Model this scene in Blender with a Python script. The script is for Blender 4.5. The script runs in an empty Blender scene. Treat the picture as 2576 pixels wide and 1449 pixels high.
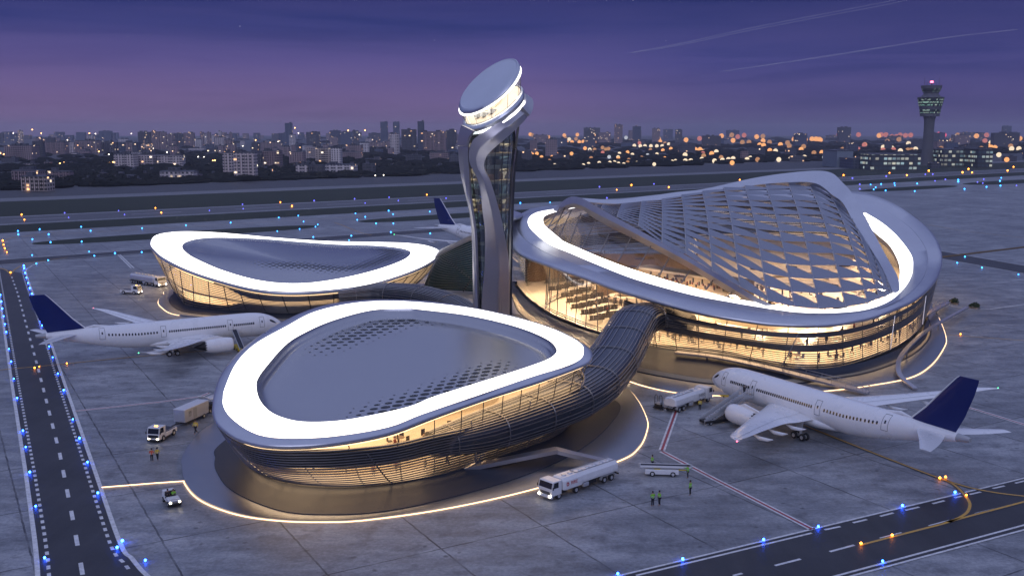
import bpy, math, random
import numpy as np
from mathutils import Vector, Matrix
R=math.radians; PI=math.pi
sc=bpy.context.scene; COL=sc.collection
rnd=random.Random(7)
F=2532.0; HC=45.0; HOR=332.0; CX,CY=1288.0,724.5
TH=math.atan((CY-HOR)/F); CT,ST=math.cos(TH),math.sin(TH)
def ray(px,py):
    v=(CY-py)/F
    return ((px-CX)/F, CT+ST*v, -ST+CT*v)
def at(px,py,z=0.0):
    d=ray(px,py); t=(z-HC)/d[2]
    return (d[0]*t,d[1]*t,z)
def atY(px,py,Y):
    d=ray(px,py); t=Y/d[1]
    return (d[0]*t,Y,HC+d[2]*t)
# ---------- splines and loops
def spl(pts,n=12,closed=False):
    P=[np.array(p,float) for p in pts]; m=len(P); out=[]
    for i in range(m if closed else m-1):
        if closed: a,b,c,d=P[i-1],P[i],P[(i+1)%m],P[(i+2)%m]
        else:
            b,c=P[i],P[i+1]; a=P[i-1] if i else 2*b-c; d=P[i+2] if i+2<m else 2*c-b
        # centripetal-ish: plain Catmull-Rom with damped tangents
        for k in range(n):
            t=k/n; t2=t*t; t3=t2*t
            out.append(.5*((2*b)+(c-a)*t+(2*a-5*b+4*c-d)*t2+(3*b-a-3*c+d)*t3))
    if not closed: out.append(P[-1])
    return [tuple(p) for p in out]
NL=200
TG=np.linspace(-PI,PI,NL,endpoint=False)
def loopify(pts,c):
    D=np.array(spl(pts,20,True))
    a=np.arctan2(D[:,1]-c[1],D[:,0]-c[0]); r=np.hypot(D[:,0]-c[0],D[:,1]-c[1])
    o=np.argsort(a); a,r,z=a[o],r[o],D[o,2]
    a=np.concatenate([a-2*PI,a,a+2*PI]); r=np.tile(r,3); z=np.tile(z,3)
    return np.stack([np.interp(TG,a,r),np.interp(TG,a,z)],1)   # (r,z) per angle
def lp_xyz(L,c,s=1.0,dr=0.0,z=None,dz=0.0):
    r=L[:,0]*s+dr; zz=(L[:,1] if z is None else np.full(len(r),z))+dz
    return [(c[0]+r[i]*math.cos(TG[i]),c[1]+r[i]*math.sin(TG[i]),zz[i]) for i in range(len(r))]
def lp_at(L,c,th):
    r=np.interp(th,np.append(TG,PI),np.append(L[:,0],L[0,0])); z=np.interp(th,np.append(TG,PI),np.append(L[:,1],L[0,1]))
    return (c[0]+r*math.cos(th),c[1]+r*math.sin(th),z)
def drape(pl,L,c,dz):
    out=[]
    for (px,py) in pl:
        z=12.0
        for _ in range(30):
            x,y,_z=at(px,py,z); z=.5*z+.5*(lp_at(L,c,math.atan2(y-c[1],x-c[0]))[2]+dz)
        out.append(at(px,py,z))
    return out
def ss(a,b,x):
    t=min(1,max(0,(x-a)/(b-a))); return t*t*(3-2*t)
# ---------- mesh builder
class MB:
    def __init__(s): s.v=[]; s.f=[]; s.m=[]; s.mi=0
    def add(s,V,Fs,M=None):
        b=len(s.v)
        for p in V:
            s.v.append(tuple(M@Vector(p)) if M is not None else tuple(p))
        for f in Fs: s.f.append(tuple(b+i for i in f)); s.m.append(s.mi)
        return s
    def box(s,c,d,rz=0.0,M=None,taper=1.0):
        x,y,z=d[0]/2,d[1]/2,d[2]/2; k=taper
        V=[(-x,-y,-z),(x,-y,-z),(x,y,-z),(-x,y,-z),(-x*k,-y*k,z),(x*k,-y*k,z),(x*k,y*k,z),(-x*k,y*k,z)]
        T=Matrix.Translation(c)@Matrix.Rotation(rz,4,'Z')
        if M is not None: T=M@T
        return s.add(V,[(3,2,1,0),(4,5,6,7),(0,1,5,4),(1,2,6,5),(2,3,7,6),(3,0,4,7)],T)
    def bar(s,p0,p1,w,h):
        a,b=Vector(p0),Vector(p1); d=(b-a); L=d.length; d.normalize()
        up=Vector((0,0,1)) if abs(d.z)<.95 else Vector((1,0,0)); y=up.cross(d).normalized(); z=d.cross(y)
        T=Matrix((( d.x,y.x,z.x,(a.x+b.x)/2),(d.y,y.y,z.y,(a.y+b.y)/2),(d.z,y.z,z.z,(a.z+b.z)/2),(0,0,0,1)))
        return s.box((0,0,0),(L,w,h),0,T)
    def prism(s,poly,z0,z1,M=None):
        n=len(poly); V=[(x,y,z0) for x,y in poly]+[(x,y,z1) for x,y in poly]
        return s.add(V,[tuple(range(n-1,-1,-1)),tuple(range(n,2*n))]+[(i,(i+1)%n,n+(i+1)%n,n+i) for i in range(n)],M)
    def extr_y(s,poly,y0,y1,M=None):   # poly in (x,z)
        n=len(poly); V=[(x,y0,z) for x,z in poly]+[(x,y1,z) for x,z in poly]
        return s.add(V,[tuple(range(n)),tuple(range(2*n-1,n-1,-1))]+[(i,n+i,n+(i+1)%n,(i+1)%n) for i in range(n)],M)
    def loft(s,loops,closed=True,caps=False,flip=False):
        n=len(loops[0]); V=[p for l in loops for p in l]; Fs=[]
        for a in range(len(loops)-1):
            for i in range(n if closed else n-1):
                j=(i+1)%n; q=(a*n+i,a*n+j,(a+1)*n+j,(a+1)*n+i); Fs.append(q[::-1] if flip else q)
        if caps: Fs.append(tuple(range(n-1,-1,-1))); Fs.append(tuple((len(loops)-1)*n+i for i in range(n)))
        return s.add(V,Fs)
    def tube(s,path,r,n=6,closed=False,caps=True,ell=1.0):
        P=[Vector(p) for p in path]; m=len(P); loops=[]
        rr=r if hasattr(r,'__len__') else [r]*m
        for i in range(m):
            if closed: d=P[(i+1)%m]-P[i-1]
            else: d=P[min(i+1,m-1)]-P[max(i-1,0)]
            if d.length<1e-9: d=Vector((0,0,1))
            d.normalize(); up=Vector((0,0,1)) if abs(d.z)<.97 else Vector((1,0,0))
            y=up.cross(d).normalized(); z=d.cross(y)
            loops.append([tuple(P[i]+(y*math.cos(2*PI*k/n)+z*math.sin(2*PI*k/n)*ell)*rr[i]) for k in range(n)])
        if closed: loops.append(loops[0])
        return s.loft(loops,True,caps and not closed)
    def cyl(s,p0,p1,r0,r1=None,n=16):
        return s.tube([p0,p1],[r0,r0 if r1 is None else r1],n)
    def lathe(s,prof,n=32,c=(0,0,0),M=None,a0=0,a1=2*PI):
        full=abs(a1-a0-2*PI)<1e-6; k=n if full else n+1
        V=[(c[0]+r*math.cos(a0+(a1-a0)*i/n),c[1]+r*math.sin(a0+(a1-a0)*i/n),c[2]+z) for r,z in prof for i in range(k)]
        Fs=[(a*k+i,a*k+(i+1)%k,(a+1)*k+(i+1)%k,(a+1)*k+i) for a in range(len(prof)-1) for i in range(k if full else k-1)]
        return s.add(V,Fs,M)
    def ball(s,c,r,n=12,m=8,sc3=(1,1,1)):
        prof=[(max(1e-4,r*math.sin(PI*i/m)),-r*math.cos(PI*i/m)) for i in range(m+1)]
        T=Matrix.Translation(c)@Matrix.Diagonal((sc3[0],sc3[1],sc3[2],1))
        return s.lathe(prof,n,(0,0,0),T)
    def fill(s,loop):
        c=np.mean(np.array(loop),0); n=len(loop)
        return s.add(list(loop)+[tuple(c)],[(i,(i+1)%n,n) for i in range(n)])
    def band(s,A,B,th):   # strip between two polylines, thickened along its normal
        n=len(A); T=[];U=[]
        for i in range(n):
            a=Vector(A[i]);b=Vector(B[i]); d=Vector(A[min(i+1,n-1)])-Vector(A[max(i-1,0)]); nn=d.cross(b-a)
            nn=nn.normalized() if nn.length>1e-9 else Vector((0,0,1))
            T.append((a,b)); U.append(nn*th)
        return s.loft([[tuple(T[i][0]),tuple(T[i][1]),tuple(T[i][1]+U[i]),tuple(T[i][0]+U[i])] for i in range(n)],True,True)
    def build(s,name,mats,parent=None,smooth=False,bevel=0.0,world=False,ang=40,solid=0.0):
        me=bpy.data.meshes.new(name)
        V=s.v
        if world and parent is not None:
            L=parent.location; V=[(p[0]-L.x,p[1]-L.y,p[2]-L.z) for p in V]
        me.from_pydata(V,[],s.f)
        if not isinstance(mats,(list,tuple)): mats=[mats]
        for m in mats: me.materials.append(m)
        me.polygons.foreach_set('material_index',[min(i,len(mats)-1) for i in s.m])
        if smooth:
            me.polygons.foreach_set('use_smooth',[True]*len(me.polygons))
            if ang<180: me.set_sharp_from_angle(angle=R(ang))
        me.update()
        o=bpy.data.objects.new(name,me); COL.objects.link(o)
        if parent is not None: o.parent=parent
        if bevel>0:
            b=o.modifiers.new('bevel','BEVEL'); b.width=bevel; b.segments=2; b.limit_method='ANGLE'; b.angle_limit=R(35)
        if solid:
            b=o.modifiers.new('solid','SOLIDIFY'); b.thickness=solid; b.offset=-1
        return o
def tag(o,label=None,cat=None,group=None,kind=None):
    if label: o['label']=label
    if cat: o['category']=cat
    if group: o['group']=group
    if kind: o['kind']=kind
    return o
def empty(name,loc=(0,0,0),rz=0.0,label=None,cat=None,group=None):
    o=bpy.data.objects.new(name,None); COL.objects.link(o); o.location=loc; o.rotation_euler=(0,0,rz); o.empty_display_size=.3
    return tag(o,label,cat,group)
KIDS={}
def kids(o): return [c for c in o.children]
def dup(o,parent=None):
    c=o.copy(); COL.objects.link(c)
    if parent is not None: c.parent=parent
    for ch in list(o.children): dup(ch,c)
    return c
ORD=['zeroth','first','second','third','fourth','fifth','sixth','seventh','eighth','ninth','tenth','eleventh','twelfth','thirteenth','fourteenth','fifteenth','sixteenth','seventeenth','eighteenth','nineteenth','twentieth']
TENS=['','','twenty','thirty','forty','fifty','sixty','seventy','eighty','ninety']
def od(n):
    if n<=20: return ORD[n]
    if n<100: return (TENS[n//10]+'-'+ORD[n%10]) if n%10 else TENS[n//10][:-1]+'ieth'
    return 'hundred-and-'+od(n-100) if n>100 else 'hundredth'
# ---------- materials
def sr(r,g,b):
    f=lambda c:(c/255/12.92 if c/255<=.04045 else ((c/255+.055)/1.055)**2.4)
    return (f(r),f(g),f(b),1)
def nd(t,ty,props=None,**inp):
    n=t.nodes.new(ty)
    for k,v in (props or {}).items(): setattr(n,k,v)
    for k,v in inp.items():
        key=int(k[1:]) if k[0]=='_' and k[1:].isdigit() else k.replace('_',' ')
        s=n.inputs[key]
        if hasattr(v,'is_linked') or isinstance(v,bpy.types.NodeSocket): t.links.new(v,s)
        else: s.default_value=v
    return n
def newmat(name):
    m=bpy.data.materials.new(name); m.use_nodes=True; t=m.node_tree; t.nodes.clear()
    o=t.nodes.new('ShaderNodeOutputMaterial'); return m,t,o
def ramp(t,fac,stops,interp='LINEAR'):
    n=t.nodes.new('ShaderNodeValToRGB'); cr=n.color_ramp; cr.interpolation=interp
    while len(cr.elements)<len(stops): cr.elements.new(.5)
    for e,(p,c) in zip(cr.elements,stops):
        e.position=p; e.color=c if hasattr(c,'__len__') else (c,c,c,1)
    t.links.new(fac,n.inputs[0]); return n.outputs[0]
def mth(t,op,a,b=0.0,c=0.0):
    n=t.nodes.new('ShaderNodeMath'); n.operation=op
    for i,v in enumerate((a,b,c)):
        if isinstance(v,bpy.types.NodeSocket): t.links.new(v,n.inputs[i])
        else: n.inputs[i].default_value=v
    return n.outputs[0]
def mixc(t,fac,a,b,bt='MIX'):
    n=t.nodes.new('ShaderNodeMix'); n.data_type='RGBA'; n.blend_type=bt
    for s,v in ((n.inputs[0],fac),(n.inputs[6],a),(n.inputs[7],b)):
        if isinstance(v,bpy.types.NodeSocket): t.links.new(v,s)
        else: s.default_value=v
    return n.outputs[2]
def crd(t,kind='Object',scale=(1,1,1),rot=(0,0,0)):
    c=t.nodes.new('ShaderNodeTexCoord'); m=nd(t,'ShaderNodeMapping',Scale=scale,Rotation=rot)
    t.links.new(c.outputs[kind],m.inputs[0]); return m.outputs[0]
def noi(t,vec,scale,detail=4,rough=.55):
    n=nd(t,'ShaderNodeTexNoise',Vector=vec,Scale=scale,Detail=detail,Roughness=rough); return n.outputs[0]
def surf(name,col,rough=.5,metal=0.0,var=.12,vs=1.0,rv=.12,bump=0.0,coat=0.0,spec=.5,aniso=None):
    """painted or metal surface with slight procedural unevenness in tone and gloss"""
    m,t,o=newmat(name); v=crd(t)
    n1=noi(t,v,vs,5); n2=noi(t,v,vs*6.3,3)
    k=mth(t,'ADD',mth(t,'MULTIPLY',n1,.7),mth(t,'MULTIPLY',n2,.3))
    c=mixc(t,1.0,ramp(t,k,[(.3,1-var),(.7,1+var*.5 if 1+var*.5<=1 else 1.0)]),tuple(col[:3])+(1,),'MULTIPLY')
    r=mth(t,'ADD',rough-rv/2,mth(t,'MULTIPLY',n1,rv))
    p=nd(t,'ShaderNodeBsdfPrincipled',Base_Color=c,Roughness=r,Metallic=metal)
    p.inputs['Specular IOR Level'].default_value=spec
    if coat: p.inputs['Coat Weight'].default_value=coat; p.inputs['Coat Roughness'].default_value=.08
    if bump: t.links.new(nd(t,'ShaderNodeBump',Strength=bump,Distance=.02,Height=n2).outputs[0],p.inputs['Normal'])
    t.links.new(p.outputs[0],o.inputs[0]); return m
def emit(name,col,s):
    m,t,o=newmat(name); e=nd(t,'ShaderNodeEmission',Color=tuple(col[:3])+(1,),Strength=s); t.links.new(e.outputs[0],o.inputs[0]); return m
def glass(name,tint,refl=.12,rough=.03,cap=.5):
    m,t,o=newmat(name)
    fr=nd(t,'ShaderNodeFresnel',IOR=1.5).outputs[0]
    fac=mth(t,'MINIMUM',mth(t,'ADD',refl*.4,mth(t,'MULTIPLY',fr,.9)),cap)
    a=nd(t,'ShaderNodeBsdfTransparent',Color=tuple(tint[:3])+(1,)); b=nd(t,'ShaderNodeBsdfGlossy',Color=(.9,.93,1,1),Roughness=rough)
    mx=nd(t,'ShaderNodeMixShader',Fac=fac); t.links.new(a.outputs[0],mx.inputs[1]); t.links.new(b.outputs[0],mx.inputs[2])
    t.links.new(mx.outputs[0],o.inputs[0]); return m
M={}
def apron_mat():
    m,t,o=newmat('apron_concrete'); v=crd(t)
    rv=crd(t,'Object',(1,1,1),(0,0,R(-30)))
    big=noi(t,v,.035,4); med=noi(t,crd(t,'Object',(.10,.28,1),(0,0,R(-30))),1.0,7,.65); fine=noi(t,v,2.2,6,.7); blot=noi(t,v,.33,5,.6)
    k=mth(t,'ADD',mth(t,'ADD',mth(t,'MULTIPLY',big,.25),mth(t,'MULTIPLY',med,.45)),mth(t,'MULTIPLY',fine,.3))
    c=ramp(t,k,[(.36,(.07,.075,.087,1)),(.5,(.235,.245,.265,1)),(.62,(.42,.428,.445,1))])
    c=mixc(t,ramp(t,blot,[(.52,0.0),(.70,.72)]),c,(.085,.088,.10,1))
    sp=nd(t,'ShaderNodeTexVoronoi',Vector=v,Scale=.42,Randomness=1.0)
    dist=mth(t,'ADD',sp.outputs['Distance'],mth(t,'MULTIPLY',mth(t,'SUBTRACT',fine,.5),.22))
    rsel=nd(t,'ShaderNodeSeparateColor',Color=sp.outputs['Color']).outputs[0]
    spot=mth(t,'MULTIPLY',ramp(t,dist,[(.05,1.0),(.15,0.0)]),mth(t,'GREATER_THAN',rsel,.55))
    c=mixc(t,mth(t,'MULTIPLY',spot,.65),c,(.035,.036,.042,1))
    # joints between the cast slabs
    s=nd(t,'ShaderNodeSeparateXYZ',Vector=rv)
    wob=mth(t,'MULTIPLY',mth(t,'SUBTRACT',noi(t,v,.6,2),.5),.25)
    def line(x,off,per,w):
        f=mth(t,'FRACT',mth(t,'DIVIDE',mth(t,'ADD',mth(t,'ADD',x,off),wob),per)); d=mth(t,'ABSOLUTE',mth(t,'SUBTRACT',f,.5))
        return mth(t,'LESS_THAN',d,w/per)
    # slab tone differs from slab to slab
    sx=mth(t,'FLOOR',mth(t,'DIVIDE',mth(t,'ADD',s.outputs[0],6.5),13)); sy=mth(t,'FLOOR',mth(t,'DIVIDE',mth(t,'ADD',s.outputs[1],8.5),17.5))
    cb=nd(t,'ShaderNodeCombineXYZ',X=sx,Y=sy); wn=nd(t,'ShaderNodeTexWhiteNoise',Vector=cb.outputs[0])
    c=mixc(t,1.0,c,ramp(t,wn.outputs[0],[(0,.86),(1,1.0)]),'MULTIPLY')
    jl=mth(t,'MAXIMUM',line(s.outputs[0],0,13,.11),line(s.outputs[1],2.0,17.5,.10))
    jn=mth(t,'MULTIPLY',jl,ramp(t,noi(t,v,.25,3),[(.35,.35),(.6,.95)]))
    c=mixc(t,jn,c,(.03,.03,.036,1))
    p=nd(t,'ShaderNodeBsdfPrincipled',Base_Color=c,Roughness=ramp(t,k,[(.3,.36),(.7,.62)]))
    p.inputs['Specular IOR Level'].default_value=.45
    t.links.new(nd(t,'ShaderNodeBump',Strength=.25,Distance=.03,Height=fine).outputs[0],p.inputs['Normal'])
    t.links.new(p.outputs[0],o.inputs[0]); return m
def asphalt_mat(name,lo,hi):
    m,t,o=newmat(name); v=crd(t); a=noi(t,v,.12,6,.65); b=noi(t,v,5,4,.7)
    st=noi(t,crd(t,'Object',(.8,.05,1),(0,0,R(28))),1.0,4)
    k=mth(t,'ADD',mth(t,'MULTIPLY',a,.5),mth(t,'ADD',mth(t,'MULTIPLY',b,.25),mth(t,'MULTIPLY',st,.25)))
    c=ramp(t,k,[(.35,lo),(.65,hi)])
    p=nd(t,'ShaderNodeBsdfPrincipled',Base_Color=c,Roughness=.55)
    t.links.new(nd(t,'ShaderNodeBump',Strength=.3,Distance=.02,Height=b).outputs[0],p.inputs['Normal'])
    t.links.new(p.outputs[0],o.inputs[0]); return m
def grass_mat():
    m,t,o=newmat('mown_grass'); v=crd(t); a=noi(t,v,.05,6,.6); b=noi(t,crd(t,'Object',(.02,.4,1),(0,0,R(-38))),1,4)
    c=ramp(t,mth(t,'ADD',mth(t,'MULTIPLY',a,.6),mth(t,'MULTIPLY',b,.4)),[(.35,(.007,.013,.007,1)),(.65,(.017,.027,.012,1))])
    p=nd(t,'ShaderNodeBsdfPrincipled',Base_Color=c,Roughness=.95); t.links.new(p.outputs[0],o.inputs[0]); return m
def paint_mat(name,col):
    m,t,o=newmat(name); v=crd(t); a=noi(t,v,1.4,6,.7)
    c=mixc(t,ramp(t,a,[(.42,0.0),(.75,.55)]),col,(.14,.14,.15,1))
    p=nd(t,'ShaderNodeBsdfPrincipled',Base_Color=c,Roughness=.55); t.links.new(p.outputs[0],o.inputs[0]); return m
def facade_mat(name,wall,pane,fw,fh,lit,hot,band=.55,vgap=.6,ecs=((1,.50,.2,1),(1,.86,.62,1))):
    """masonry wall with a grid of window panes, some of them lit (all of it in metres of object space)"""
    m,t,o=newmat(name); g=t.nodes.new('ShaderNodeNewGeometry'); v=crd(t)
    s=nd(t,'ShaderNodeSeparateXYZ',Vector=v); u=mth(t,'ADD',s.outputs[0],s.outputs[1]); z=s.outputs[2]
    uu=mth(t,'DIVIDE',u,fw); zz=mth(t,'DIVIDE',z,fh)
    fu=mth(t,'FRACT',uu); fz=mth(t,'FRACT',zz)
    inw=mth(t,'MULTIPLY',mth(t,'LESS_THAN',mth(t,'ABSOLUTE',mth(t,'SUBTRACT',fu,.5)),vgap/2),mth(t,'LESS_THAN',mth(t,'ABSOLUTE',mth(t,'SUBTRACT',fz,.5)),band/2))
    nz=nd(t,'ShaderNodeSeparateXYZ',Vector=g.outputs['Normal']).outputs[2]
    inw=mth(t,'MULTIPLY',inw,mth(t,'LESS_THAN',mth(t,'ABSOLUTE',nz),.5))
    oi=t.nodes.new('ShaderNodeObjectInfo')
    cell=nd(t,'ShaderNodeCombineXYZ',X=mth(t,'FLOOR',uu),Y=mth(t,'FLOOR',zz),Z=mth(t,'MULTIPLY',oi.outputs['Random'],97))
    w=nd(t,'ShaderNodeTexWhiteNoise',Vector=cell.outputs[0])
    on=mth(t,'MULTIPLY',inw,mth(t,'GREATER_THAN',w.outputs['Value'],1-lit))
    wc=mixc(t,mth(t,'MULTIPLY',noi(t,v,.25,4),.35),wall,tuple(x*.6 for x in wall[:3])+(1,))
    tint=mixc(t,oi.outputs['Random'],wc,(wall[0]*.75,wall[1]*.68,wall[2]*.66,1))
    c=mixc(t,inw,tint,pane)
    p=nd(t,'ShaderNodeBsdfPrincipled',Base_Color=c,Roughness=.6)
    sepc=nd(t,'ShaderNodeSeparateColor',Color=w.outputs['Color'])
    ec=mixc(t,sepc.outputs[1],*ecs); t.links.new(ec,p.inputs['Emission Color'])
    t.links.new(mth(t,'MULTIPLY',on,mth(t,'MULTIPLY',mth(t,'ADD',sepc.outputs[2],.2),hot)),p.inputs['Emission Strength'])
    t.links.new(p.outputs[0],o.inputs[0]); return m
M['apron']=apron_mat()
M['asphalt']=asphalt_mat('asphalt',(.012,.0125,.017,1),(.04,.04,.048,1))
M['runway']=asphalt_mat('runway_asphalt',(.05,.052,.06,1),(.095,.095,.105,1))
M['road']=asphalt_mat('pale_road',(.12,.12,.13,1),(.17,.17,.18,1))
M['cityground']=asphalt_mat('city_ground',(.012,.013,.016,1),(.03,.03,.034,1))
M['grass']=grass_mat()
M['line_white']=paint_mat('white_marking',(.72,.72,.72,1)); M['line_yellow']=paint_mat('yellow_marking',(.62,.34,.04,1)); M['line_red']=paint_mat('red_marking',(.36,.03,.045,1))
M['line_dark']=paint_mat('dark_marking',(.03,.03,.035,1))
M['roof']=surf('brushed_roof_metal',(.60,.62,.68),.32,.9,.10,.15,.10)
M['dish']=surf('satin_roof_panel',(.45,.45,.475),.25,.92,.05,.08,.06)
M['rim']=surf('rim_metal',(.60,.61,.66),.30,.85,.10,.2,.12)
M['bronze']=surf('warm_tower_metal',(.52,.50,.53),.33,.88,.08,.2,.06)
M['darkrib']=surf('dark_rib_metal',(.09,.09,.10),.35,.8,.2,1.0)
M['slat']=surf('louvre_metal',(.27,.255,.25),.36,.85,.2,.8)
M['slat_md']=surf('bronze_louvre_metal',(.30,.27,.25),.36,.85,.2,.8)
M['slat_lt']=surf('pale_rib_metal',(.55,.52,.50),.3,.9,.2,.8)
M['spandrel']=surf('dark_spandrel_panel',(.018,.021,.022),.3,.1,.3,.6,spec=.3)
M['teal']=surf('teal_glass_skin',(.015,.085,.092),.2,.3,.35,.15,spec=.6)
M['tubeskin']=surf('dark_tube_glazing',(.028,.034,.048),.2,.2,.3,.3,spec=.55)
M['plaza']=surf('polished_plaza_metal',(.034,.040,.058),.40,.0,.2,.3,.12,spec=.13)
M['plaza_dk']=surf('dark_plaza_metal',(.30,.32,.37),.34,.9,.10,.5,.08,bump=.012)
M['gold']=surf('sand_gravel_band',(.36,.30,.21),.75,.0,.4,6.0,bump=.5)
M['white_emit']=emit('white_light_panel',(1,.985,.96),3.2)
M['led']=emit('warm_led_strip',(1,.64,.36),3.4)
M['warm_ceiling']=emit('warm_ceiling_light',(1,.69,.40),3.0)
M['warm_ceiling_lo']=emit('warm_deck_light',(1,.69,.40),5.0)
M['warm_ceiling_hi']=emit('warm_hall_light',(1,.73,.47),230.0)
M['cool_ceiling']=emit('tower_cab_light',(1,.96,.88),4.0)
M['glass']=glass('clear_facade_glass',(.95,.92,.86),.06,.03,.30)
M['glass_tw']=glass('tower_glass',(.42,.50,.50),.40,.05,.6)
M['glass_roof']=glass('clear_roof_glass',(.97,.95,.92),.03,.03,.10)
M['glass_dk']=glass('dark_glass',(.10,.11,.13),.3,.06)
M['cream']=surf('cream_interior',(.62,.53,.42),.6,0,.18,.5)
M['shopwall']=surf('tan_shop_wall',(.36,.27,.17),.6,0,.2,.4)
M['floor_in']=surf('pale_hall_floor',(.66,.57,.45),.35,0,.2,.7)
M['brown_in']=surf('brown_interior',(.16,.10,.06),.6,0,.3,.8)
M['red_in']=surf('red_shop_sign',(.42,.03,.025),.5,0,.15,.8)
M['seat']=surf('dark_seat_vinyl',(.035,.028,.025),.45,0,.2,3)
M['plane']=surf('white_aircraft_paint',(.80,.80,.81),.28,0,.05,.35,.1,coat=.4)
M['plane_g']=surf('grey_aircraft_paint',(.42,.43,.45),.35,.2,.1,.6)
M['navy']=surf('navy_tail_paint',(.006,.017,.12),.35,0,.12,.4,coat=.15,spec=.3)
M['hub']=surf('wheel_hub',(.45,.46,.48),.4,.5,.15,4)
M['tyre']=surf('tyre_rubber',(.018,.018,.02),.8,0,.3,5)
M['chassis']=surf('black_chassis',(.022,.022,.025),.55,.2,.3,3)
M['vwhite']=surf('white_vehicle_paint',(.72,.72,.73),.32,0,.12,1.2,.15,coat=.3)
M['vsilver']=surf('silver_tank_metal',(.62,.63,.66),.3,.6,.12,.9)
M['vglass']=surf('vehicle_glass',(.012,.014,.018),.08,0,.1,1,spec=.8)
M['head']=emit('headlight_lens',(1,.86,.62),14.0)
M['amber']=emit('amber_beacon',(1,.45,.08),8.0)
M['blueL']=emit('blue_taxiway_lamp',(.012,.085,1.0),60.0)
M['cyanL']=emit('cyan_taxiway_lamp',(.03,.27,1.0),9.0)
M['ambL']=emit('amber_centreline_lamp',(1,.28,.03),14.0)
M['purpL']=emit('violet_taxiway_lamp',(.13,.13,1.0),3.0)
M['yellow']=surf('yellow_paint',(.62,.46,.02),.45,0,.15,2)
M['bluebelt']=surf('navy_belt_rubber',(.016,.02,.04),.6,0,.3,4)
M['hiv']=surf('green_hi_vis_cloth',(.22,.62,.04),.8,0,.12,9,bump=.3)
M['hiy']=surf('yellow_hi_vis_cloth',(.66,.50,.04),.8,0,.12,9,bump=.3)
M['hio']=surf('orange_hi_vis_cloth',(.66,.09,.03),.8,0,.12,9,bump=.3)
M['refl']=surf('grey_reflective_tape',(.62,.62,.58),.4,0,.1,9)
M['trouser']=surf('dark_trouser_cloth',(.018,.02,.03),.85,0,.25,9,bump=.3)
M['coatd']=surf('dark_coat_cloth',(.03,.03,.035),.85,0,.25,9,bump=.3)
M['coatr']=surf('dull_red_cloth',(.22,.04,.035),.85,0,.25,9,bump=.3)
M['coatb']=surf('tan_cloth',(.30,.22,.14),.85,0,.25,9,bump=.3)
M['skin']=surf('skin',(.36,.21,.14),.55,0,.1,9); M['hair']=surf('dark_hair',(.012,.01,.009),.6,0,.3,12)
M['leafdark']=surf('dark_distant_foliage',(.010,.013,.012),.95,0,.5,.02,spec=.1)
M['leaf']=surf('dark_leaf',(.03,.06,.022),.7,0,.4,2); M['leafin']=surf('indoor_leaf',(.12,.22,.04),.6,0,.3,4)
M['stone']=surf('grey_stone',(.22,.20,.19),.8,0,.4,2,bump=.4)
M['towerconc']=surf('tower_concrete',(.13,.13,.15),.8,0,.2,.08)
M['cab_glass']=facade_mat('cab_window_grid',(.03,.035,.04,1),(.03,.05,.06,1),1.9,3.4,.5,.45,.55,.7,((.35,.75,.6,1),(.85,1,.8,1)))
M['redlamp']=emit('red_beacon_lamp',(1,.12,.2),7.0)
M['city0']=facade_mat('pale_block',(.80,.74,.75,1),(.04,.04,.06,1),3.6,3.0,.03,3.0)
M['city1']=facade_mat('brown_block',(.34,.26,.28,1),(.04,.04,.055,1),3.2,3.0,.035,3.0,.5,.5)
M['city2']=facade_mat('dark_block',(.10,.105,.14,1),(.04,.045,.06,1),3.4,3.2,.03,2.4,.6,.7)
M['city3']=facade_mat('gold_lit_block',(.6,.5,.46,1),(.05,.045,.045,1),3.6,3.0,.16,2.4,.6,.66)
M['city4']=facade_mat('blue_grey_tower',(.10,.13,.21,1),(.03,.045,.085,1),4.5,3.6,.02,2.0,.6,.7)
M['airbldg']=facade_mat('cool_lit_office',(.05,.055,.07,1),(.05,.08,.10,1),5.0,5.5,.62,.5,.5,.78,((.5,.8,.9,1),(1,.9,.65,1)))
M['bl']=[emit('orange_light_blur',(1,.44,.16),1.3),emit('cream_light_blur',(1,.80,.55),1.2),emit('rose_light_blur',(.85,.28,.24),.75),emit('dull_amber_light_blur',(.9,.45,.22),.6),emit('red_light_blur',(1,.13,.22),1.2),emit('white_light_blur',(.75,.78,.85),.8)]  # glow of the enlarged globes that stand in for lens blur
M['hotlamp']=emit('sodium_street_lamp',(1,.5,.16),9.0); M['whitelamp']=emit('white_street_lamp',(1,.88,.72),7.0)
M['dim_cool']=emit('dim_cool_stair_light',(.75,.9,.85),.7)
# ---------- camera, sky, sun
cam=bpy.data.cameras.new('camera'); co=bpy.data.objects.new('camera',cam); COL.objects.link(co); sc.camera=co
cam.sensor_width=36; cam.lens=F/2576*36; cam.clip_end=40000; cam.clip_start=.5
co.location=(0,0,HC); co.rotation_euler=(PI/2-TH,0,0)
sc.cycles.sample_clamp_indirect=2.5
sc.view_settings.view_transform='Standard'; sc.view_settings.look='None'; sc.view_settings.gamma=1; sc.view_settings.exposure=0
W=bpy.data.worlds.new('World'); sc.world=W; W.use_nodes=True; t=W.node_tree; t.nodes.clear()
wo=t.nodes.new('ShaderNodeOutputWorld'); tc=t.nodes.new('ShaderNodeTexCoord')
s=nd(t,'ShaderNodeSeparateXYZ',Vector=tc.outputs['Generated']); z=s.outputs[2]
elev=ramp(t,z,[(0.0,sr(80,76,118)),(.010,sr(94,83,128)),(.03,sr(90,81,134)),(.065,sr(68,70,136)),(.10,sr(48,56,118)),(.13,sr(37,46,105)),(.24,sr(76,88,142)),(.42,sr(146,157,204)),(1.0,sr(160,172,218))])
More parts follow.
